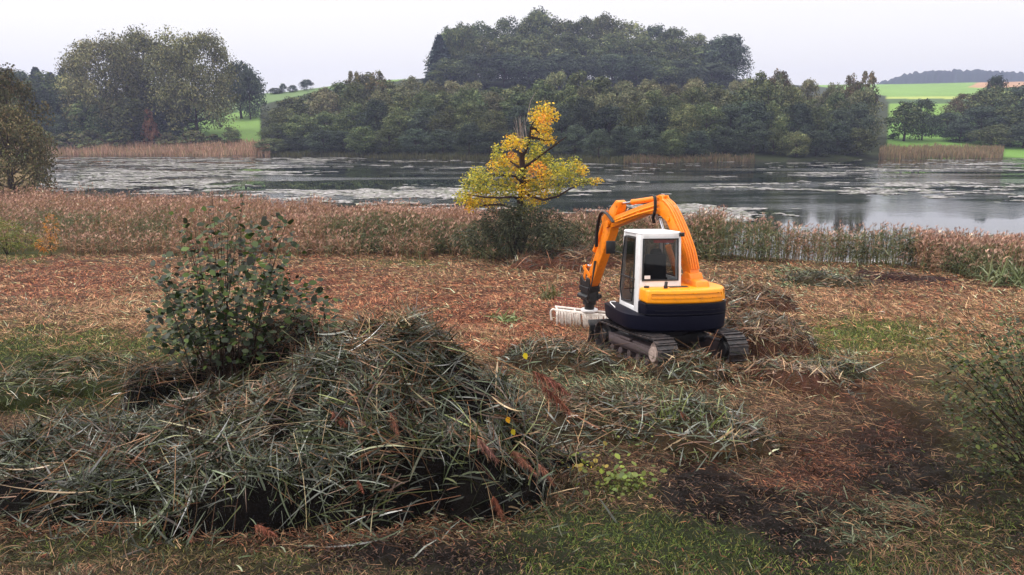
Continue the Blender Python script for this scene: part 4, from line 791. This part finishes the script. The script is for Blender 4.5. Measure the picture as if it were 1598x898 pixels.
# --- tracks
TL, TR_, TW, GA = 2.95, .33, .48, .86     # length, end radius, shoe width, half gauge
for sd_ in (-1, 1):
    cx = sd_ * GA; half = TL / 2 - TR_
    b = NB(); bx(b, (cx - sd_ * 0.02, 0, .34), (.26, TL - .85, .26)); bx(b, (cx + sd_ * .15, -.05, .36), (.05, TL - 1.1, .15)); bx(b, (cx + sd_ * .13, .1, .47), (.1, .5, .06))
    tr = bm_obj('track', b, M['frame'], EX, TH_T, .02)
    b = NB(); per = 2 * (2 * half) + 2 * math.pi * TR_; ns = 44
    for k in range(ns):
        d = per * k / ns
        if d < 2 * half: y, z, a = -half + d, 2 * TR_, 0
        elif d < 2 * half + math.pi * TR_: q = (d - 2 * half) / TR_; y, z, a = half + TR_ * math.sin(q), TR_ + TR_ * math.cos(q), -q
        elif d < 4 * half + math.pi * TR_: y, z, a = half - (d - 2 * half - math.pi * TR_), 0, math.pi
        else: q = (d - 4 * half - math.pi * TR_) / TR_; y, z, a = -half - TR_ * math.sin(q), TR_ - TR_ * math.cos(q), math.pi - q
        sag = -.02 * math.sin(math.pi * (y + half) / (2 * half)) if z > TR_ * 1.9 else 0
        rot = Matrix.Rotation(a, 3, 'X'); nrm = rot @ Vector((0, 0, 1)); c = Vector((cx, y, z + sag + .02))
        bx(b, c, (TW, per / ns * .93, .035), rot); bx(b, c + nrm * .028 + (rot @ Vector((0, per / ns * .25, 0))), (TW, .022, .045), rot); bx(b, c - nrm * .045, (.16, per / ns * .8, .06), rot)
    bm_obj('track_belt', b, M['rubber'], tr, TH_T, .004, 1, False)
    for nm, yy, r in (('sprocket', -half, TR_ - .06), ('idler_wheel', half, TR_ - .06)):
        b = NB(); cyl(b, (cx - .1, yy, TR_ + .02), (cx + .1, yy, TR_ + .02), r, n=28)
        cyl(b, (cx + sd_ * .1, yy, TR_ + .02), (cx + sd_ * .19, yy, TR_ + .02), r * .66, r * .58, n=28); cyl(b, (cx + sd_ * .19, yy, TR_ + .02), (cx + sd_ * .205, yy, TR_ + .02), r * .3, n=16)
        cyl(b, (cx - sd_ * .1, yy, TR_ + .02), (cx - sd_ * .2, yy, TR_ + .02), r * .75, r * .6, n=28)
        for q in range(10):
            an = q * .6283; bx(b, (cx, yy + r * math.cos(an), TR_ + .02 + r * math.sin(an)), (.1, .06, .05), Matrix.Rotation(an, 3, 'X'))
        bm_obj(nm, b, M['hub'] if nm == 'sprocket' and sd_ < 0 else M['black'], tr, TH_T, .008, 1)
    for q in range(5):
        yy = -half + .35 + q * (2 * half - .7) / 4; b = NB(); cyl(b, (cx - .12, yy, .13), (cx + .15, yy, .13), .085, n=16); bm_obj('track_roller', b, M['frame'], tr, TH_T, .006, 1)
b = NB(); bx(b, (0, 0, .48), (1.5, .9, .22)); bx(b, (0, .9, .42), (.7, .5, .14)); cyl(b, (0, 0, .55), (0, 0, .82), .5, n=36); cyl(b, (0, 0, .62), (0, 0, .68), .58, n=36)
bm_obj('undercarriage', b, M['black'], EX, TH_T, .02)
b = NB()
pro = [(1.78, .62), (1.68, .5), (1.66, .3), (1.72, .12), (1.8, .06), (1.84, .06), (1.75, .3), (1.74, .48), (1.83, .62)]
va = [[b.verts.new((x, y, z)) for y, z in pro] for x in (-1.12, 1.12)]; n = len(pro)
for i in range(n): b.faces.new((va[0][i], va[0][(i + 1) % n], va[1][(i + 1) % n], va[1][i]))
b.faces.new(va[0][::-1]); b.faces.new(va[1]); bx(b, (-.45, 1.35, .3), (.12, .75, .12)); bx(b, (.45, 1.35, .3), (.12, .75, .12))
bm_obj('dozer_blade', b, M['black'], EX, TH_T, .008, 1)
# --- house: plan outlines
def pt(r, a):
    s_, c_ = math.sin(a), math.cos(a); e = 2 / 2.9
    return (r * math.copysign(abs(s_) ** e, s_), -(r - .10) * math.copysign(abs(c_) ** e, c_))
def arc(r, a0, a1, n): return [pt(r, a0 + (a1 - a0) * i / n) for i in range(n + 1)]
RR = 1.19
full = arc(RR, R(-90), R(90), 40) + [(1.17, .45), (1.10, 1.0), (.6, 1.12), (-.6, 1.2), (-1.08, 1.2), (-1.16, 1.12), (-1.19, .6)]
def inset(poly, d): 
    out = []
    for x, y in poly:
        r = math.hypot(x, y); out.append((x * (r - d) / r, y * (r - d) / r))
    return out
b = NB(); prism(b, inset(full, .10), .74, .80, inset(full, .03)); prism(b, inset(full, .03), .80, 1.10, full)
bm_obj('lower_house', b, M['navy'], EX, TH_H, .012)
CL = -.84
cut = [p for p in arc(RR, -math.asin((-CL / RR) ** 1.45), R(90), 40)]
rear = cut + [(1.17, .55), (.62, .70), (.24, .70), (.24, -.38), (CL, -.38)]
b = NB(); prism(b, rear, 1.101, 1.36, [(x * .995, y * .995) for x, y in rear]); bm_obj('counterweight', b, M['navy'], EX, TH_H, .03, 3)
b = NB(); hb = [(x * .985, y * .985) for x, y in rear]; prism(b, hb, 1.365, 1.66, [(x * .975, y * .972) for x, y in hb]); hood = bm_obj('engine_hood', b, M['orange'], EX, TH_H, .055, 4)
# raised rib pressed in the hood, vents, seams, handle
b = NB()
def band(bm, r, a0, a1, z0, z1, t, n=30):
    for i in range(n):
        p = [pt(rr_, q) for rr_, q in ((r, a0 + (a1 - a0) * i / n), (r, a0 + (a1 - a0) * (i + 1) / n), (r + t, a0 + (a1 - a0) * (i + 1) / n), (r + t, a0 + (a1 - a0) * i / n))]
        prism(bm, p, z0, z1)
ro = RR * .985 * .985
band(b, ro - .025, R(-30), R(42), 1.57, 1.595, .045); band(b, ro - .025, R(-30), R(42), 1.47, 1.495, .045); band(b, ro - .025, R(-31), R(-30), 1.475, 1.59, .036, 1); band(b, ro - .025, R(42), R(43), 1.475, 1.59, .036, 1)
bm_obj('hood_rib', b, M['orange'], hood, TH_H, .004, 1)
b = NB(); band(b, ro - .03, R(52), R(52.5), 1.38, 1.63, .036, 1); band(b, RR - .03, R(-40), R(88), 1.352, 1.366, .028); bm_obj('hood_seam', b, M['black'], hood, TH_H)
b = NB()
for k in range(6): band(b, ro - .03, R(66), R(84), 1.42 + k * .032, 1.433 + k * .032, .034, 8)
bm_obj('vent', b, M['redshade'], hood, TH_H)
b = NB(); band(b, ro - .02, R(45), R(50), 1.40, 1.415, .04, 3); bm_obj('latch', b, M['white'], hood, TH_H)
b = NB(); band(b, RR - .02, R(-25), R(35), 1.22, 1.226, .024, 24); band(b, RR - .02, R(-50), R(50), 1.14, 1.146, .024, 30); bm_obj('rubbing_seam', b, M['black'], EX, TH_H)
b = NB(); cyl(b, (-.33, -.72, 1.60), (-.33, -.72, 1.72), .045, n=16); cyl(b, (-.33, -.72, 1.71), (-.31, -.70, 1.80), .034, n=16); bm_obj('exhaust_pipe', b, M['black'], EX, TH_H, .004, 1)
b = NB(); cyl(b, (-.70, -.55, 1.65), (-.70, -.55, 1.70), .06, n=16); bm_obj('filler_cap', b, M['black'], EX, TH_H, .008, 1)
b = NB(); bx(b, (.02, -.55, 1.668), (.42, .14, .02)); bm_obj('hood_grille', b, M['black'], EX, TH_H, .004, 1)
b = NB(); pp = [(.40, -.62), (.72, -.62), (.80, -.30), (.72, .1), (.40, .1)]; prism(b, pp, 1.64, 1.78, [(x * .93 + .04, y * .9) for x, y in pp]); bm_obj('engine_cover', b, M['orange2'], EX, TH_H, .03, 3)
b = NB(); pipe(b, [(-1.15, .3, 1.12), (-1.16, .3, 1.13), (-1.05, 1.02, 1.13), (-.9, 1.05, 1.13)], .012); bm_obj('deck_edge', b, M['white'], EX, TH_H)
# --- cab: x CL..CR, y YB..YF, z ZB..ZT
CR_, YB, YF, ZB, ZT = .16, -.40, .98, 1.06, 2.86
b = NB()
def slantbox(bm, pts_lo, pts_hi): 
    lo = [bm.verts.new(p) for p in pts_lo]; hi = [bm.verts.new(p) for p in pts_hi]; n = len(lo); bm.faces.new(lo[::-1]); bm.faces.new(hi)
    for i in range(n): bm.faces.new((lo[i], lo[(i + 1) % n], hi[(i + 1) % n], hi[i]))
def post(bm, x, y, sx, sy, z0=ZB, z1=ZT - .06, dx=0, dy=0):
    slantbox(bm, [(x, y, z0), (x + sx, y, z0), (x + sx, y + sy, z0), (x, y + sy, z0)], [(x + dx, y + dy, z1), (x + sx + dx, y + dy, z1), (x + sx + dx, y + sy + dy, z1), (x + dx, y + sy + dy, z1)])
ti = .035   # tumblehome
post(b, CL, YB, .09, .30, dx=ti, dy=.03); post(b, CR_ - .09, YB, .09, .14, dx=-ti, dy=.03)
post(b, CL, YF - .09, .07, .09, dx=ti, dy=-.16); post(b, CR_ - .07, YF - .09, .07, .09, dx=-ti, dy=-.16)
bx(b, ((CL + CR_) / 2, YB + .04, 1.62), (CR_ - CL - .1, .07, .36)); bx(b, ((CL + CR_) / 2, YB + .065, 2.76), (CR_ - CL - .16, .07, .13))
bx(b, ((CL + CR_) / 2, YF - .03, 1.25), (CR_ - CL - .05, .05, .38)); bx(b, (CR_ - .03, .3, 1.45), (.05, 1.2, .75)); bx(b, (CL + .03, .27, 1.13), (.055, 1.2, .12)); bx(b, ((CL + CR_) / 2, .3, 1.1), (CR_ - CL - .04, 1.3, .05))
bx(b, (CL + .05 + ti, .25, 2.77), (.05, 1.0, .09)); bx(b, (CR_ - .05 - ti, .25, 2.77), (.05, 1.0, .09)); bx(b, ((CL + CR_) / 2, YF - .22, 2.77), (CR_ - CL - .12, .05, .08))
cab = bm_obj('cab', b, M['white'], EX, TH_H, .014, 3)
b = NB(); rp = [(CL + .02, YB + .02), (CR_ - .02, YB + .02), (CR_ - .02, YF - .14), (CL + .02, YF - .14)]; prism(b, rp, 2.80, ZT, [(x * .96 - .01, y * .96 + .01) for x, y in rp]); bm_obj('roof', b, M['white'], cab, TH_H, .03, 3)
def frame_ring(bm, pts, w, t, axis):
    """rubber seal round a pane in the plane of axis"""
    n = len(pts)
    for i in range(n):
        a, c = Vector(pts[i]), Vector(pts[(i + 1) % n]); d = c - a; m = (a + c) / 2
        rot = d.to_track_quat('X', axis).to_matrix(); bx(bm, m, (d.length + w, w, w) if True else 0, rot)
rw = [(CL + .075 + .02, YB - .004, 1.80), (CR_ - .075 - .02, YB - .004, 1.80), (CR_ - .11, YB + .02, 2.70), (CL + .11, YB + .02, 2.70)]
rwi = rw
b = NB(); frame_ring(b, rw, .028, .02, 'Z'); win = bm_obj('rear_window', b, M['black'], cab, TH_H, .006, 1)
b = NB(); b.faces.new([b.verts.new(p) for p in rwi]); bm_obj('glass_pane', b, M['glass'], win, TH_H)
b = NB(); bx(b, ((CL + CR_) / 2 + .08, YB + .06, 2.655), (.46, .012, .075)); bm_obj('sun_strip', b, M['redshade'], win, TH_H)
b = NB(); bx(b, (CL + .20, YB - .012, 1.87), (.13, .006, .075)); bm_obj('sticker', b, M['white'], win, TH_H)
# door on the left side: tall pane narrowing at the foot
dw = [(CL - .006, YB + .42, 1.30), (CL - .006, YF - .22, 1.22), (CL - .006, YF - .07, 1.50), (CL + ti - .002, YF - .24, 2.70), (CL + ti - .002, YB + .33, 2.70), (CL - .006, YB + .34, 1.6)]
b = NB(); frame_ring(b, dw, .028, .02, 'Z'); bx(b, (CL - .002, .35, 1.80), (.03, .95, .04)); bx(b, (CL - .012, YB + .40, 1.74), (.03, .10, .04)); door = bm_obj('door', b, M['black'], cab, TH_H, .006, 1)
b = NB(); b.faces.new([b.verts.new(p) for p in dw]); bm_obj('glass_pane', b, M['glass'], door, TH_H)
b = NB(); pipe(b, [(CL - .01, YB + .36, 1.5), (CL - .06, YB + .38, 1.52), (CL - .06, YB + .38, 2.0), (CL - .01, YB + .36, 2.02)], .01); bm_obj('grab_rail', b, M['black'], cab, TH_H)
for nm, pts in (('front_window', [(CL + .07, YF - .02, 1.45), (CR_ - .07, YF - .02, 1.45), (CR_ - .1, YF - .19, 2.72), (CL + .1, YF - .19, 2.72)]), ('side_window', [(CR_ - .002, YB + .16, 1.84), (CR_ - .002, YF - .14, 1.84), (CR_ - ti, YF - .24, 2.7), (CR_ - ti, YB + .16, 2.7)])):
    b = NB(); frame_ring(b, pts, .022, .02, 'Z'); w_ = bm_obj(nm, b, M['black'], cab, TH_H, .004, 1); b = NB(); b.faces.new([b.verts.new(p) for p in pts]); bm_obj('glass_pane', b, M['glass'], w_, TH_H)
b = NB(); bx(b, (-.36, .12, 1.58), (.46, .46, .16)); slantbox(b, [(-.66, -.10, 1.62), (-.08, -.10, 1.62), (-.08, .06, 1.62), (-.66, .06, 1.62)], [(-.60, -.22, 2.36), (-.14, -.22, 2.36), (-.14, -.1, 2.36), (-.60, -.1, 2.36)])
slantbox(b, [(-.52, -.21, 2.34), (-.22, -.21, 2.34), (-.22, -.11, 2.34), (-.52, -.11, 2.34)], [(-.48, -.21, 2.48), (-.26, -.21, 2.48), (-.26, -.13, 2.48), (-.48, -.13, 2.48)]); bx(b, (-.62, .1, 1.78), (.1, .4, .09)); bx(b, (-.10, .1, 1.78), (.1, .4, .09)); bx(b, (-.36, .1, 1.3), (.4, .4, .4))
bm_obj('driver_seat', b, M['seat'], cab, TH_H, .035, 3)
b = NB(); bx(b, (-.05, .62, 1.65), (.10, .22, .75)); bx(b, (-.1, .7, 2.1), (.2, .03, .16)); cyl(b, (-.62, .3, 1.8), (-.62, .33, 1.98), .02); cyl(b, (-.1, .3, 1.8), (-.1, .33, 1.98), .02); bm_obj('control_console', b, M['black'], cab, TH_H, .01, 1)
b = NB(); bx(b, (CR_ - .05, YB - .04, 2.80), (.11, .07, .09)); cyl(b, (CR_ - .05, YB - .07, 2.80), (CR_ - .05, YB - .085, 2.80), .038, n=16); bx(b, (CR_ - .05, YB + .02, 2.83), (.02, .1, .03)); bm_obj('work_lamp', b, M['black'], cab, TH_H, .01, 1)
b = NB(); pipe(b, [(CL + .02, YF - .1, 2.3), (CL - .12, YF + .08, 2.34), (CL - .2, YF + .1, 2.40)], .012); bx(b, (CL - .20, YF + .1, 2.42), (.22, .05, .30)); bm_obj('mirror', b, M['black'], cab, TH_H, .012, 2)
# --- boom, arm and tool live in one upright plane that is swung to the left of the cab
TB = R(25.5); FX, FY = 4.10, 17.15; BD = Vector((-math.sin(TB), math.cos(TB), 0)); BN = Vector((math.cos(TB), math.sin(TB), 0))
def bp(s, z, w=0.0): return EXI @ (Vector((FX, FY, z)) + BD * s + BN * w)
def plate(bm, pts, w0, w1):
    a = [bm.verts.new(bp(s, z, w0)) for s, z in pts]; c = [bm.verts.new(bp(s, z, w1)) for s, z in pts]; n = len(pts)
    bm.faces.new(a); bm.faces.new(c[::-1])
    for i in range(n): bm.faces.new((a[i], c[i], c[(i + 1) % n], a[(i + 1) % n]))
b = NB(); plate(b, [(-.16, 3.45), (.16, 3.40), (.22, 3.72), (.10, 3.88), (-.10, 3.86), (-.18, 3.7)], -.18, .18); q0 = bp(0, 3.1); q1 = bp(0, 3.7); cyl(b, q0, q1, .2, n=24); bm_obj('swing_post', b, M['orange2'], EX, 0, .02, 2)
boom_pts = [(-.14, 3.72), (.02, 3.58), (.14, 3.74), (.54, 4.50), (.90, 4.94), (1.22, 5.08), (1.75, 5.02), (3.30, 4.50), (3.42, 4.52), (3.40, 4.70), (3.25, 4.80), (2.0, 5.20), (1.40, 5.37), (1.08, 5.38), (.84, 5.24), (.46, 4.82), (.08, 4.25)]
b = NB(); plate(b, boom_pts, -.13, .13); boom = bm_obj('boom', b, M['orange2'], EX, 0, .018, 2)
b = NB(); plate(b, [(1.0, 5.32), (1.5, 5.28), (1.35, 5.50), (1.15, 5.52)], -.10, -.07); plate(b, [(1.0, 5.32), (1.5, 5.28), (1.35, 5.50), (1.15, 5.52)], .07, .10); cyl(b, bp(1.28, 5.45, -.13), bp(1.28, 5.45, .13), .035)
bm_obj('boom_bracket', b, M['orange2'], boom, 0, .004, 1)
for s_, z_ in ((.45, 4.6), (.8, 5.0), (2.0, 5.03), (2.7, 4.82)):
    b = NB(); cyl(b, bp(s_, z_, -.17), bp(s_, z_, .17), .05); bm_obj('pin', b, M['orange2'], boom, 0, .004, 1)
def line(name, pts, rad, m, par):
    b = NB(); pipe(b, pts, rad); bm_obj(name, b, m, par, 0)
for k, w in enumerate((-.10, -.04, .03, .10)): line('hydraulic_line', [bp(-.08, 3.95, w), bp(.10, 4.38, w), bp(.45, 4.88, w), bp(.82, 5.28, w), bp(1.12, 5.43, w)], .02, M['orange2'], boom)
for k, w in enumerate((-.163, -.168)): line('hydraulic_line', [bp(1.2, 5.30 - k * .1, w), bp(2.0, 5.08 - k * .08, w), bp(3.0, 4.76 - k * .06, w)], .02, M['orange'], boom)
for w in (-.17, -.21): line('hose', [bp(1.45, 5.5, w), bp(1.25, 5.48, w - .03), bp(1.2, 5.2, w - .04), bp(1.32, 4.98, w), bp(1.4, 4.85, w + .1)], .022, M['black'], boom)
for w in (-.19, -.24, .18): line('hose', [bp(3.0, 4.70, w), bp(3.35, 4.9, w), bp(3.62, 4.85, w), bp(3.78, 4.4, w), bp(3.80, 3.95, w)], .024, M['black'], boom)
def ram(name, a, b_, r, parent, frac=.58, w=0.0):
    A, B = bp(*a, w), bp(*b_, w); d = B - A; m = A + d * frac
    b = NB(); cyl(b, A, m, r, n=20); cyl(b, m - d.normalized() * .05, m + d.normalized() * .02, r * 1.12, n=20); cyl(b, A - BNl * .07, A + BNl * .07, r * 1.15)
    o = bm_obj(name, b, M['orange2'], parent, 0, .004, 1); b = NB(); cyl(b, m, B, r * .5, n=14); cyl(b, B - BNl * .07, B + BNl * .07, r * .9); bm_obj('piston_rod', b, M['chrome'], o, 0)
BNl = (EXI.to_3x3() @ BN).normalized()
ram('arm_cylinder', (1.28, 5.45), (3.02, 5.16), .065, EX, .68)
ram('boom_cylinder', (.35, 3.35), (1.35, 5.0), .07, EX, .6)
arm_pts = [(2.92, 5.22), (3.05, 5.26), (3.30, 5.05), (3.62, 4.62), (3.66, 4.35), (4.42, 2.98), (4.42, 2.82), (4.24, 2.76), (4.12, 2.88), (3.30, 4.35), (3.22, 4.60), (2.95, 5.02)]
b = NB(); plate(b, arm_pts, -.13, .13); arm = bm_obj('arm', b, M['orange2'], EX, 0, .016, 2)
b = NB(); cyl(b, bp(3.38, 4.60, -.2), bp(3.38, 4.60, .2), .09); cyl(b, bp(3.02, 5.16, -.15), bp(3.02, 5.16, .15), .06); plate(b, [(3.52, 4.95), (3.78, 4.72), (3.70, 4.5), (3.5, 4.6)], -.09, -.06); plate(b, [(3.52, 4.95), (3.78, 4.72), (3.70, 4.5), (3.5, 4.6)], .06, .09); bm_obj('arm_bracket', b, M['orange2'], arm, 0, .004, 1)
ram('tool_cylinder', (3.72, 4.70), (4.50, 3.30), .055, EX, .66)
b = NB()
for w in (-.16, .16): plate(b, [(4.15, 3.10), (4.22, 3.16), (4.56, 3.34), (4.56, 3.24), (4.2, 3.02)], w - .012, w + .012)
for w in (-.09, .09): plate(b, [(4.47, 3.36), (4.57, 3.34), (4.66, 2.9), (4.58, 2.88)], w - .012, w + .012)
cyl(b, bp(4.52, 3.30, -.18), bp(4.52, 3.30, .18), .035); bm_obj('bucket_link', b, M['orange2'], arm, 0, .004, 1)
# tilting rotator
TS = 4.45; b = NB()
plate(b, [(TS - .24, 2.98), (TS - .1, 3.02), (TS - .03, 2.88), (TS + .08, 2.90), (TS + .2, 3.02), (TS + .27, 2.95), (TS + .26, 2.66), (TS - .24, 2.66)], -.17, -.12); plate(b, [(TS - .24, 2.98), (TS - .1, 3.02), (TS - .03, 2.88), (TS + .08, 2.90), (TS + .2, 3.02), (TS + .27, 2.95), (TS + .26, 2.66), (TS - .24, 2.66)], .12, .17)
plate(b, [(TS - .24, 2.74), (TS + .26, 2.74), (TS + .24, 2.60), (TS - .22, 2.60)], -.20, .20); plate(b, [(TS - .2, 2.64), (TS + .2, 2.64), (TS + .22, 2.34), (TS - .22, 2.34)], -.17, .17)
cyl(b, bp(TS - .24, 2.46, -.19), bp(TS + .26, 2.46, -.19), .07); cyl(b, bp(TS - .24, 2.46, .19), bp(TS + .26, 2.46, .19), .07); cyl(b, bp(TS, 2.36), bp(TS, 2.22), .19, n=28); cyl(b, bp(TS, 2.22), bp(TS, 2.06), .14, n=24)
tool = bm_obj('rotator', b, M['black'], EX, 0, .008, 1)
b = NB(); cyl(b, bp(TS, 2.08), bp(TS, 2.03), .24, n=28); bm_obj('mounting_ring', b, M['white'], tool, 0, .005, 1)
for k in range(2): line('hose', [bp(3.9, 3.55, -.16 - k * .04), bp(3.85, 3.0, -.3), bp(3.98, 2.5, -.35), bp(TS - .25, 2.34, -.2), bp(TS - .1, 2.3, -.1)], .02, M['black'], tool)
# white rake head with its row of hanging tines
def wp(p): return EXI @ Vector([float(v) for v in p])
hx0, hx1, hy = at(868, 480, 21.0)[0], at(955, 480, 20.9)[0], 21.0; zt_ = 2.02
def hp(t, dy, dz): return wp((hx0 + (hx1 - hx0) * t, hy + .25 - .35 * t + dy, zt_ - .10 * t + dz))
b = NB(); pipe(b, [hp(0, 0, 0), hp(.3, 0, 0), hp(.7, 0, 0), hp(1, 0, 0)], .05); pipe(b, [hp(0, .35, .02), hp(.5, .35, .02), hp(1, .35, .02)], .04)
for t in (0.02, .35, .68, .98): pipe(b, [hp(t, 0, .02), hp(t, .18, .06), hp(t, .35, .02)], .03)
pipe(b, [hp(0, 0, 0), hp(-.05, 0, .02), hp(-.09, 0, -.08), hp(-.07, 0, -.3)], .03)
rake = bm_obj('rake_head', b, M['strips'], EX, 0)
for k in range(34):
    t = (k + .5) / 34 + random.uniform(-.008, .008)
    if .42 < t < .47: continue
    l = random.uniform(.36, .46); c = random.uniform(-.03, .03); line('tine', [hp(t, -.02, .02), hp(t + c * .3, -.07, -.1), hp(t + c * .7, -.06, -.28), hp(t + c, -.0, -l)], random.uniform(.016, .024), M['strips'], rake)
for k in range(16):
    t = (k + .5) / 16; line('tine', [hp(t, .35, .0), hp(t, .37, -.2), hp(t, .34, -.4)], .018, M['strips'], rake)
b = NB()
for k in range(26):
    t = k / 25 * 1.0; cyl(b, hp(t, .45, -.3), hp(t, .50, .30), .006, n=5)
for k in range(7): cyl(b, hp(0, .48, -.2 + k * .08), hp(1, .48, -.2 + k * .08), .006, n=5)
bm_obj('wire_guard', b, M['red'], rake, 0)

# ------------------------------------------------------------------ haze: the damp air over the lake
hm = bpy.data.materials.new('damp air'); hm.use_nodes = True; t = hm.node_tree; t.nodes.clear()
o = t.nodes.new('ShaderNodeOutputMaterial'); v = t.nodes.new('ShaderNodeVolumePrincipled'); v.inputs['Color'].default_value = (.60, .65, .98, 1); v.inputs['Density'].default_value = .00033; v.inputs['Anisotropy'].default_value = .2
t.links.new(v.outputs[0], o.inputs['Volume'])
HAZE = True
if HAZE:
    b = NB(); bx(b, (0, 880, 70), (4400, 1900, 150)); me = bpy.data.meshes.new('haze'); b.to_mesh(me); b.free(); hz_ = link('haze', me, hm); tag(hz_, kind='stuff')
